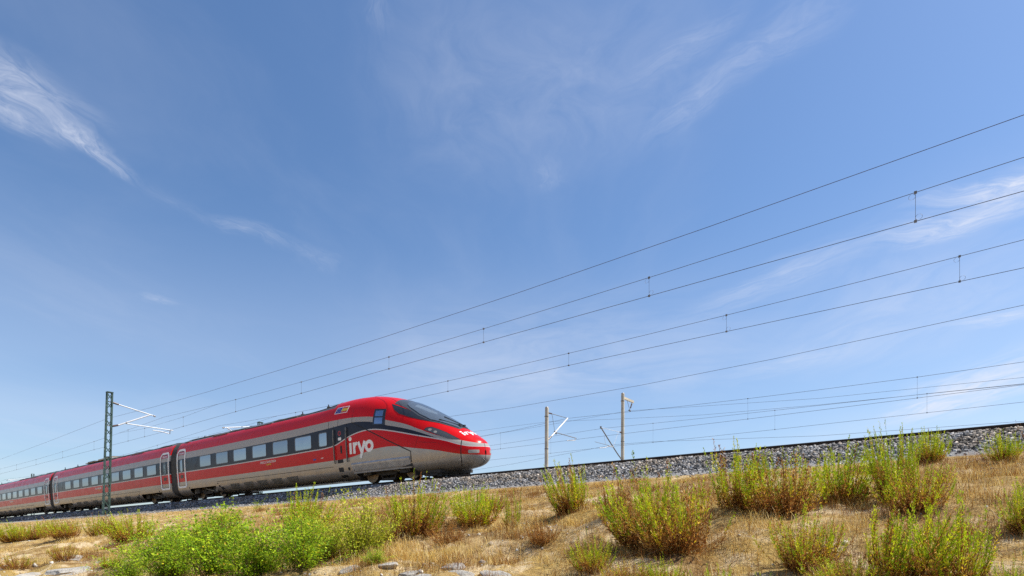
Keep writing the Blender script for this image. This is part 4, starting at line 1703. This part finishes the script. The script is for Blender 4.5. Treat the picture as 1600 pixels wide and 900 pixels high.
def make_fleabane(seed, nst, nlf, thr, dry, spread=.85, tilt=.0):
    """upright many-stemmed bush, about 1 m tall and 1 m wide: green spikes above, withered leaves below"""
    r = np.random.default_rng(seed)
    az = r.uniform(0, 2 * np.pi, nst)
    rad = np.sqrt(r.random(nst))
    lean = spread * rad * r.uniform(.55, 1.15, nst)
    Ln = (1.0 - .25 * rad**2) * r.beta(3.2, 1.6, nst) * 1.12 + .06
    base = np.stack([np.cos(az) * rad * .19, np.sin(az) * rad * .19, np.full(nst, -.06)], -1)
    k = 6
    t = np.linspace(0, 1, k)
    hor = (np.sin(lean)[:, None] * (t - .28 * t**2)) * Ln[:, None] * 1.15
    ver = (np.cos(lean)[:, None] * t * .85 + .18 * t**2) * Ln[:, None]
    wob = np.cumsum(r.normal(0, .012, (nst, k, 3)), 1)
    paths = np.stack([base[:, 0:1] + hor * np.cos(az)[:, None], base[:, 1:2] + hor * np.sin(az)[:, None], base[:, 2:3] + ver], -1) + wob
    # short withered shoots that spread low round the foot
    nb = max(6, nst // 3)
    az_b = r.uniform(0, 2 * np.pi, nb)
    le_b = r.uniform(.5, 1.35, nb)
    L_b = r.uniform(.18, .50, nb)
    hb = (np.sin(le_b) * L_b)[:, None] * t
    vb = (np.cos(le_b) * L_b)[:, None] * t * (1.2 - .3 * t) + .02
    low_p = np.stack([hb * np.cos(az_b)[:, None], hb * np.sin(az_b)[:, None], vb], -1) + np.cumsum(r.normal(0, .012, (nb, k, 3)), 1)
    paths = np.concatenate([paths, low_p])
    paths[:, :, 0] += tilt * np.clip(paths[:, :, 2], 0, 2) ** 1.3
    nst0, nst = nst, nst + nb
    radii = (.0055 * (1 - .75 * t))[None] * np.ones((nst, 1))
    sc = BROWN[r.integers(0, len(BROWN), nst)] * r.uniform(.7, 1.2, (nst, 1))
    st = stems_mesh('stems', paths, radii, sc, M_STEM)
    # leaves
    m = nst * nlf
    si = np.repeat(np.arange(nst), nlf)
    tt = r.beta(1.9, 1.15, m) * .92 + .08
    x = tt * (k - 1)
    i0 = np.clip(np.floor(x).astype(int), 0, k - 2)
    f = (x - i0)[:, None]
    P = paths[si, i0] * (1 - f) + paths[si, i0 + 1] * f
    tan = paths[si, i0 + 1] - paths[si, i0]
    tan /= np.linalg.norm(tan, axis=1)[:, None]
    rd = r.normal(size=(m, 3))
    rd -= tan * (rd * tan).sum(1)[:, None]
    rd /= np.linalg.norm(rd, axis=1)[:, None]
    tw = r.random(m)[:, None] ** 2 * .040 * (1.25 - tt[:, None])      # short side shoots
    P = P + rd * tw + tan * tw * .8
    T = tan * r.uniform(.7, 1.5, (m, 1)) + rd * r.uniform(.45, .9, (m, 1))
    U = np.cross(T, r.normal(size=(m, 3)))
    ln = r.uniform(.024, .054, m) * (1.15 - .45 * tt)
    wd = ln * r.uniform(.24, .38, m)
    sdry = r.random(nst) < dry
    sdry[nst0:] = True
    stem_dry = sdry[si]
    hg = tt + r.normal(0, .10, m) + (r.normal(0, .10, nst))[si]
    g = (hg > thr) & ~stem_dry
    y = (hg > thr - .16) & ~g & ~stem_dry
    cols = BROWN[r.integers(0, len(BROWN), m)]
    gshade = GREEN[r.integers(0, len(GREEN), nst)][si] * .6 + GREEN[r.integers(0, len(GREEN), m)] * .4
    cols = np.where(y[:, None], YELL[r.integers(0, len(YELL), m)], cols)
    cols = np.where(g[:, None], gshade, cols)
    fleck = r.random(m) < .035
    cols = np.where(fleck[:, None], STRAWC[r.integers(0, len(STRAWC), m)], cols)
    cols = cols * r.uniform(.8, 1.2, (m, 1)) * r.uniform(.7, 1.2, (nst, 1))[si]
    lf = leaves_mesh('foliage', P, T, U, ln, wd, cols, M_LEAF)
    return st, lf


FB = [make_fleabane(11, 130, 100, .60, .10, .85, .12), make_fleabane(12, 120, 105, .52, .06, .8, -.10), make_fleabane(13, 140, 95, .72, .24, .9, .05), make_fleabane(14, 125, 100, .62, .16, 1.0, .15),
      make_fleabane(15, 110, 80, .88, .40, .9, -.1), make_fleabane(16, 90, 75, 1.3, .7, 1.0, .1), make_fleabane(17, 34, 105, .46, .08, .5, .05), make_fleabane(18, 135, 100, .56, .06, .75, .2),
      make_fleabane(19, 125, 95, .68, .3, .95, -.2), make_fleabane(20, 85, 110, .58, .12, .65, .25), make_fleabane(21, 7, 30, 2.0, 1.0, .35, .3)]


def plant(name, meshes, s, p, h, wdt, label, cat='bush', group=None, rot=None):
    g = float(ground_z(s, p))
    o = empty(name, loc3(s, p, g - .02), (0, 0, RNG.uniform(0, 6.28) if rot is None else rot))
    o.scale = (wdt, wdt, h)
    for nm, me in zip(('stems', 'foliage'), meshes):
        link(nm, me, o)
    return tag(o, label, cat, group)


GB = 'wild bushes on the dry bank'
BUSH = [
    (27.49, 5.72, .90, 1.2, 7, 'yellow-green bush cut by the left edge of the picture, below the last car'),
    (26.77, 6.26, .72, 1.05, 2, 'second bush from the left edge, brownish, below the rear cars'),
    (24.37, 6.47, .80, 1.15, 8, 'third bush from the left edge, yellow-green and wide, below the train'),
    (21.17, 6.54, .80, .85, 3, 'small rounded bush just left of the lattice mast foot'),
    (17.92, 6.27, .92, 1.3, 0, 'large green bush just right of the lattice mast foot'),
    (15.83, 4.18, .50, .5, 4, 'dry straw-coloured plant above the pale rock slabs at lower left'),
    (16.18, 3.42, .46, .65, 4, 'low brownish bush in the lower left corner beside the rock slabs'),
    (12.52, 4.01, .32, .36, 2, 'tiny green and rust bush at the left edge of the leafy shrubs'),
    (13.09, 6.27, .85, 1.0, 4, 'rust-stemmed bush half buried behind the leafy shrubs, left of the big one'),
    (10.25, 6.68, .98, 1.05, 0, 'tall spiky bush with rust-red stems under the front car, behind the leafy shrubs'),
    (6.82, 6.41, 1.05, 1.0, 3, 'tall yellow-green bush under the train nose, brown at its foot'),
    (6.32, 7.27, .84, .95, 1, 'twin-stemmed green bush just right of the train nose'),
    (5.37, 7.04, .75, .45, 6, 'thin sparse bush between two fuller ones right of the train nose'),
    (4.21, 6.16, .44, .45, 5, 'small rust-brown bush with a dark shadow in the middle of the bank'),
    (4.62, 7.51, .98, .8, 9, 'upright green bush directly below the shorter concrete pole'),
    (2.75, 6.05, 1.02, .95, 3, 'left half of the large bush below the taller concrete pole'),
    (2.25, 5.75, .95, .85, 8, 'right half of the large bush below the taller concrete pole'),
    (2.15, 7.60, 1.02, .9, 9, 'left part of the broad bush standing against the ballast right of centre'),
    (1.62, 7.45, .98, .95, 8, 'right browner part of the broad bush standing against the ballast right of centre'),
    (2.81, 4.98, .42, .42, 3, 'low green bush at the bottom, left of the larger one below the taller pole'),
    (1.01, 5.58, .60, .62, 2, 'rust and green bush between the two big groups at right'),
    (1.05, 8.30, .95, .85, 1, 'bright green left bush of the big group at right, touching the ballast'),
    (.55, 8.15, 1.05, .55, 7, 'tallest spike-topped bush of the big group at right'),
    (.33, 7.30, .68, .65, 8, 'yellowish bush in front of the big group at right'),
    (.32, 12.39, .70, .65, 1, 'round bush close to the ballast behind the big group at right'),
    (-.64, 11.63, .58, .48, 1, 'small bright green bush near the ballast at the right edge'),
    (.28, 5.00, .76, .70, 9, 'large foreground bush at the bottom right, left side of its pair'),
    (.02, 5.05, .72, .60, 0, 'large foreground bush at the bottom right, right side of its pair'),
    (-.50, 6.62, .55, .36, 1, 'dark green bush cut by the right edge of the picture'),
    (.63, 4.88, .30, .5, 8, 'low sprouting bush at the bottom, left of the large foreground pair'),
    (-.34, 5.02, .30, .28, 3, 'small orange-green bush in the bottom right corner'),
    (1.55, 4.80, .28, .42, 6, 'row of young green shoots at the bottom edge right of centre'),
    (1.20, 4.75, .27, .42, 6, 'second clump of young green shoots at the bottom edge, further right'),
    (2.25, 4.68, .32, .45, 4, 'brownish shoots at the bottom edge under the large middle bush'),
    (1.95, 4.72, .30, .36, 3, 'green-tipped shoots at the bottom edge right of the brownish ones'),
    (3.51, 6.85, .62, .45, 5, 'withered brown bush beside the large bush below the taller pole'),
    (2.95, 8.56, .36, .40, 5, 'withered tuft between the two broad bushes right of centre'),
    (5.79, 6.06, .45, .56, 5, 'dead brown bush right of the tall yellow-green one under the nose'),
    (6.95, 6.00, .62, .55, 5, 'dead brown bush left of the tall yellow-green one under the nose'),
    (1.71, 8.58, .40, .35, 4, 'small dry bush behind the rust and green one at right'),
    (7.42, 9.09, .55, .50, 4, 'dry reddish bush close under the ballast right of the train nose'),
    (30.5, 7.6, .7, 1.2, 3, 'far yellowish bush at the left edge close below the rails'),
    (-1.05, 13.2, .72, .5, 10, 'dry leafless weed stalk at the right edge, poking above the rail'),
    (15.6, 7.8, .5, .7, 2, 'small pale bush right of the large one beside the lattice mast'),
]
for (s, p, h, wd, k, lb) in BUSH:
    plant('fleabane_bush', FB[k], s, p, h * .93, wd * .92, lb, 'bush', GB)


def make_shrub(seed, nst, per, green):
    """arching leafy shrub about 1 m tall, 1.3 m wide; oval leaves in pairs along the shoots"""
    r = np.random.default_rng(seed)
    az = r.uniform(0, 2 * np.pi, nst)
    lean = r.uniform(.05, 1.3, nst)
    Ln = r.beta(2.2, 1.6, nst) * .95 + .22
    k = 7
    t = np.linspace(0, 1, k)
    hor = (np.sin(lean)[:, None] * t + .12 * t**2) * Ln[:, None] * .85
    ver = (np.cos(lean * .75)[:, None] * t * 1.15 - .22 * t**3) * Ln[:, None]
    bx, by = r.normal(0, .14, nst), r.normal(0, .14, nst)
    paths = np.stack([bx[:, None] + hor * np.cos(az)[:, None], by[:, None] + hor * np.sin(az)[:, None], -.05 + ver], -1)
    paths += np.cumsum(r.normal(0, .018, (nst, k, 3)), 1)
    radii = (.006 * (1 - .8 * t))[None] * np.ones((nst, 1))
    st = stems_mesh('stems', paths, radii, np.array([(.16, .10, .04)]) * r.uniform(.6, 1.4, (nst, 1)), M_STEM)
    m = nst * per
    si = np.repeat(np.arange(nst), per)
    tt = r.uniform(.18, 1.0, m)
    x = tt * (k - 1)
    i0 = np.clip(np.floor(x).astype(int), 0, k - 2)
    f = (x - i0)[:, None]
    P = paths[si, i0] * (1 - f) + paths[si, i0 + 1] * f
    tan = paths[si, i0 + 1] - paths[si, i0]
    tan /= np.linalg.norm(tan, axis=1)[:, None]
    sd = np.cross(tan, np.array([0, 0, 1.0]) + r.normal(0, .35, (m, 3)))
    sd /= np.linalg.norm(sd, axis=1)[:, None]
    sd *= np.where(r.random(m) < .5, -1, 1)[:, None]
    tw = r.random(m)[:, None] * .09
    P = P + sd * tw + r.normal(0, .012, (m, 3))
    T = sd + tan * r.uniform(.1, .9, (m, 1)) + r.normal(0, .3, (m, 3))
    U = np.cross(T, np.array([0, 0, 1.0])) + r.normal(0, .45, (m, 3))
    ln = r.uniform(.026, .060, m)
    wd = ln * r.uniform(.5, .66, m)
    hgt = P[:, 2]
    pal = np.array(green)
    cols = pal[r.integers(0, len(pal), m)] * r.uniform(.7, 1.25, (m, 1)) * r.uniform(.55, 1.25, (nst, 1))[si]
    dead = r.random(m) < .012
    cols = np.where(dead[:, None], YELL[r.integers(0, 3, m)], cols)
    lf = leaves_mesh('foliage', P, T, U, ln, wd, cols, M_LEAF)
    return st, lf


PG = [(.16, .27, .010), (.22, .32, .012), (.28, .37, .016), (.10, .19, .010), (.32, .39, .02)]
PY = [(.30, .33, .025), (.36, .37, .03), (.23, .28, .02), (.42, .40, .045)]
SH = [make_shrub(31, 95, 60, PG), make_shrub(32, 85, 64, PG), make_shrub(33, 110, 58, PY), make_shrub(34, 9, 46, PG)]
GS = 'leafy green shrubs in the foreground'
SHRUB = [
    (10.95, 3.80, .48, .62, 1, 'low leafy shrub at the left end of the foreground thicket'),
    (9.75, 3.95, .72, .80, 0, 'leafy shrub second from the left along the bottom of the thicket'),
    (8.55, 4.05, .86, .90, 1, 'biggest leafy shrub in the middle of the foreground thicket'),
    (7.55, 4.20, .80, .85, 0, 'leafy shrub right of the biggest one along the bottom edge'),
    (6.75, 4.35, .66, .72, 1, 'rightmost low leafy shrub along the bottom of the thicket'),
    (6.55, 5.16, .84, .66, 2, 'tall yellow-green leafy bush at the right end of the thicket'),
    (13.2, 5.55, .72, .95, 0, 'leafy shrub in the back row of the thicket, left'),
    (10.9, 5.35, .74, .95, 1, 'leafy shrub in the back row of the thicket, centre'),
    (8.75, 5.55, .62, .72, 0, 'leafy shrub in the back row of the thicket, right, before the spiky bush'),
    (11.9, 4.6, .62, .85, 1, 'leafy shrub between front and back row at the left of the thicket'),
    (7.35, 5.15, .60, .62, 2, 'yellowish leafy shrub left of the tall yellow-green bush of the thicket'),
    (5.62, 4.62, .22, .26, 0, 'tiny leafy sprout between the thicket and the grey rocks'),
]
for (s, p, h, wd, k, lb) in SHRUB:
    plant('leafy_shrub', SH[k], s, p, h * 1.2, wd * 1.02, lb, 'shrub', GS)
plant('leafy_sapling', SH[3], 13.9, 7.0, 1.15, .75, 'light green leafy shoots rising against the gap between the first two cars', 'sapling')
plant('leafy_sapling', SH[3], 19.45, 10.77, .80, .75, 'small leafy weed standing at the ballast edge under the front car', 'sapling')

# ---- dry grass: golden straw over the bank
def dry_grass():
    r = np.random.default_rng(5)
    V, C = [], []

    def field(n, s0, s1, p0, p1, hmin, hmax, wdt, thr, flat=False):
        s = r.uniform(s0, s1, n)
        p = r.uniform(p0, p1, n)
        dn = fbm(s * .8, p * .8, 51, 3) + .35 * (fbm(s * 3.1, p * 3.1, 77, 2) - .5)
        keep = dn + r.normal(0, .05, n) > thr
        s, p, dn = s[keep], p[keep], dn[keep]
        # clump
        cs = np.round(s / .16) * .16 + r.normal(0, .03, len(s))
        cp_ = np.round(p / .16) * .16 + r.normal(0, .03, len(s))
        pick = r.random(len(s)) < .6
        s = np.where(pick, cs + .08 * _hash(np.round(s / .16), np.round(p / .16), 3), s)
        p = np.where(pick, cp_ + .08 * _hash(np.round(s / .16), np.round(p / .16), 4), p)
        z = ground_z(s, p)
        m = len(s)
        az = r.uniform(0, 2 * np.pi, m)
        lean = r.uniform(1.25, 1.5, m) if flat else np.abs(r.normal(.45, .35, m))
        h = r.uniform(hmin, hmax, m) * np.clip(.5 + (dn - thr) * 3, .5, 1.3)
        d3 = np.stack([np.sin(lean) * np.cos(az), np.sin(lean) * np.sin(az), np.cos(lean)], -1)
        b = np.stack([s, -p, z + (.012 if flat else -.01)], -1)
        side = np.stack([-np.sin(az), np.cos(az), np.zeros(m)], -1)
        ang = r.uniform(0, np.pi, m)
        side = side * np.cos(ang)[:, None] + np.array([0, 0, 1.0]) * (np.sin(ang) * .4)[:, None]
        wv = wdt * r.uniform(.6, 1.3, m)
        mid = b + d3 * (h * .55)[:, None]
        tip = b + d3 * h[:, None] + np.stack([np.cos(az), np.sin(az), -np.ones(m) * .5], -1) * (h * .12 * (0 if flat else 1))[:, None]
        sw = side * wv[:, None] / 2
        V.append(np.stack([b - sw, b + sw, mid + sw * .8, b - sw, mid + sw * .8, mid - sw * .8, mid - sw * .8, mid + sw * .8, tip], 1).reshape(-1, 3))
        col = STRAWC[r.integers(0, len(STRAWC), m)] * r.uniform(.6, 1.15, (m, 1))
        C.append(np.repeat(col, 9, 0))

    field(95000, -2.5, 14, 3.2, 12.6, .03, .13, .0035, .48)
    field(150000, -2.5, 14, 3.2, 12.9, .03, .10, .004, .37, True)
    field(65000, 10, 32, 2.2, 12.5, .04, .16, .005, .45)
    field(50000, 10, 32, 2.2, 12.7, .05, .15, .006, .36, True)
    field(30000, 30, 95, 2.0, 12.6, .08, .22, .010, .42)
    # taller tufts
    cen = [(6.0, 5.0), (5.6, 5.2), (6.3, 5.6), (5.2, 5.35), (5.0, 5.0), (4.6, 5.6), (2.9, 8.6), (6.6, 5.55), (3.6, 8.2), (7.9, 7.6), (.2, 10.6), (-.3, 9.4), (16.5, 4.7), (14.2, 4.9), (17.4, 5.0), (9.6, 8.6), (12.2, 8.9),
           (1.6, 6.6), (3.2, 6.0), (19.8, 5.4), (8.4, 6.6), (5.9, 4.75), (.9, 6.4), (-.2, 7.6), (22.5, 6.9), (25.8, 6.6), (4.9, 6.6), (2.0, 9.4)]
    for (cs, cpp, brown, sg, n, hm) in [(a, b, False, .18, 420, .26) for a, b in cen] + [(a, b, False, .10, 150, .19) for a, b in zip(r.uniform(-1.5, 20, 230), r.uniform(4.4, 12.3, 230))] + [(b[0], b[1], True, .17 + .26 * b[3], 330, .17) for b in BUSH if b[0] < 20] + [(a, b, True, c, 230, .20) for a, b, c in zip(r.uniform(-1.5, 19, 300), r.uniform(4.4, 12.4, 300), r.uniform(.08, .26, 300))]:
        s = cs + r.normal(0, sg, n) + (sg * .4 if brown else 0)
        p = cpp + r.normal(0, sg, n) - (sg * .3 if brown else 0)
        z = ground_z(s, p)
        az = r.uniform(0, 2 * np.pi, n)
        lean = np.abs(r.normal(.3, .28, n))
        h = r.uniform(.05, hm, n)
        d3 = np.stack([np.sin(lean) * np.cos(az), np.sin(lean) * np.sin(az), np.cos(lean)], -1)
        b = np.stack([s, -p, z - .01], -1)
        side = np.stack([-np.sin(az), np.cos(az), np.zeros(n)], -1)
        wv = .0035 * r.uniform(.6, 1.3, n)
        mid = b + d3 * (h * .55)[:, None]
        tip = b + d3 * h[:, None] + np.stack([np.cos(az), np.sin(az), -np.ones(n) * .5], -1) * (h * .2)[:, None]
        sw = side * wv[:, None] / 2
        V.append(np.stack([b - sw, b + sw, mid + sw * .8, b - sw, mid + sw * .8, mid - sw * .8, mid - sw * .8, mid + sw * .8, tip], 1).reshape(-1, 3))
        pal = BROWN if brown else STRAWC
        C.append(np.repeat(pal[r.integers(0, len(pal), n)] * r.uniform(.7, 1.1, (n, 1)), 9, 0))
    V = np.concatenate(V)
    C = np.concatenate(C)
    return fastmesh('dry_grass', V, np.arange(len(V)).reshape(-1, 3), M_STRAW, col=C)


dg_ = link('dry_grass', dry_grass())
dg_.rotation_euler = (0, 0, TH)
tag(dg_, kind='stuff')

# ---- small stones and dead twigs on the bank
def rubble():
    r = np.random.default_rng(23)
    n = 5200
    s = r.uniform(-2.5, 34, n)
    p = r.uniform(2.6, 13.0, n)
    keep = fbm(s * .9, p * .9, 91, 3) > .5
    s, p = s[keep], p[keep]
    n = len(s)
    z = ground_z(s, p)
    c = np.array([(.55, .49, .40), (.46, .41, .34), (.62, .58, .50), (.36, .30, .23)])[r.integers(0, 4, n)] * r.uniform(.8, 1.15, (n, 1))
    return stones(s, p, z, r.gamma(2.0, .008, n) + .010, r, c)


V, F, C = rubble()
rb = link('rubble', fastmesh('rubble', V, F, ballast_material(True), col=C))
rb.rotation_euler = (0, 0, TH)
tag(rb, kind='stuff')


def twigs():
    r = np.random.default_rng(29)
    n = 2600
    s = r.uniform(-2, 22, n)
    p = r.uniform(3.2, 12.6, n)
    for i, (bs_, bp, bh, bw, k, lb) in enumerate(BUSH):
        j = slice(i * 45, i * 45 + 45)
        s[j] = bs_ + r.normal(0, bw * .33, 45)
        p[j] = bp + r.normal(0, bw * .33, 45)
    z = ground_z(s, p)
    az = r.uniform(0, 2 * np.pi, n)
    el = np.abs(r.normal(.1, .22, n))
    ln = r.uniform(.08, .42, n)
    t = np.linspace(0, 1, 4)
    d3 = np.stack([np.cos(el) * np.cos(az), np.cos(el) * np.sin(az), np.sin(el)], -1)
    paths = np.stack([s, -p, z + .012], -1)[:, None] + d3[:, None] * (ln[:, None] * t)[:, :, None] + np.cumsum(r.normal(0, .010, (n, 4, 3)), 1)
    c = np.array([(.30, .22, .14), (.20, .13, .08), (.42, .34, .24), (.12, .08, .05)])[r.integers(0, 4, n)]
    return stems_mesh('dead_twigs', paths, (.0035 * (1 - .6 * t))[None] * np.ones((n, 1)), c, M_STEM)


tg = link('dead_twigs', twigs())
tg.rotation_euler = (0, 0, TH)
tag(tg, kind='stuff')


# ---- limestone slabs
def rock_material():
    m, nt, b = new_mat('limestone')
    t = N(nt, 'ShaderNodeTexCoord')
    ob = t.outputs['Object']
    a = noise(nt, ob, 3.0, 6, 0.65)
    f = noise(nt, ob, 22, 6, 0.7)
    c = mixc(nt, maprange(nt, a, .35, .65), (.30, .28, .245), (.54, .49, .41))
    c = mixc(nt, maprange(nt, f, .55, .72, 0, .6), c, (.22, .20, .175))
    c = mixc(nt, maprange(nt, noise(nt, ob, 1.4, 5, .6), .56, .66, 0, .55), c, (.52, .42, .26))
    L(nt, c, b.inputs['Base Color'])
    b.inputs['Roughness'].default_value = .9
    bn = N(nt, 'ShaderNodeBump')
    bn.inputs['Strength'].default_value = .8
    bn.inputs['Distance'].default_value = .03
    L(nt, math_(nt, 'ADD', f, a), bn.inputs['Height'])
    L(nt, bn.outputs[0], b.inputs['Normal'])
    return m


M_ROCK = rock_material()


def rock(s, p, lx, ly, lz, seed, label):
    r = np.random.default_rng(seed)
    bm = bmesh.new()
    bmesh.ops.create_icosphere(bm, subdivisions=4, radius=1)
    pl = [(Vector(r.normal(size=3)).normalized(), r.uniform(.62, .9)) for _ in range(11)] + [(Vector((r.normal() * .15, r.normal() * .15, 1)).normalized(), .62)]
    for v in bm.verts:
        q = v.co.copy()
        for nr, dd in pl:
            e = q.dot(nr)
            if e > dd:
                q -= nr * (e - dd)
        x = float(fbm(np.array([q.x * 3 + seed]), np.array([q.y * 3 + q.z * 2]), seed, 3)[0]) - .5
        q *= 1 + x * .16
        lay = math.sin(q.z * 16 + x * 6) * .02
        v.co = Vector((q.x * lx * .78 * (1 + lay), q.y * ly * .8 * (1 + lay), q.z * lz * .7))
    me = bpy.data.meshes.new('limestone_slab')
    bm.to_mesh(me)
    bm.free()
    me.materials.append(M_ROCK)
    o = link('limestone_slab', me)
    o.location = loc3(s, p, float(ground_z(s, p)) - lz * .3)
    o.rotation_euler = (r.normal() * .06 - .2, r.normal() * .06, TH + r.normal() * .25)
    tag(o, label, 'rock', 'pale rock slabs along the foot of the bank')


ROCKS = [
    (16.9, 3.15, .80, .50, .22, 1, 'pale slab in the bottom left corner beside the low brown bush'),
    (15.3, 3.45, .95, .50, .24, 2, 'broad pale slab at the lower left, second from the corner'),
    (13.9, 3.70, .85, .52, .22, 3, 'broad flat slab at the lower left, to the right of the dry straw plant'),
    (12.75, 3.55, .60, .42, .2, 4, 'pale slab just left of the leafy thicket at the bottom edge'),
    (15.9, 4.35, .5, .3, .14, 5, 'thin flat slab higher up behind the broad pale ones'),
    (14.6, 4.6, .42, .28, .12, 6, 'small flat slab below the dry straw plant, further right'),
    (5.85, 4.45, .26, .2, .12, 7, 'grey stone at the right foot of the leafy thicket'),
    (5.45, 4.62, .26, .18, .11, 8, 'grey stone among straw, second right of the thicket'),
    (4.95, 4.55, .24, .18, .13, 9, 'stone at the bottom edge below the dead brown bush'),
    (4.62, 4.88, .30, .17, .10, 10, 'pale flat stone under the golden grass in the middle of the bottom edge'),
    (4.28, 4.68, .26, .18, .12, 11, 'low stone at the bottom edge, second from the right end of the row'),
    (3.90, 4.80, .30, .18, .12, 12, 'flat stone at the bottom edge, rightmost of the row'),
    (4.55, 4.35, .2, .15, .1, 13, 'small grey stone at the very bottom edge below the pale flat one'),
]
for a in ROCKS:
    rock(*a)
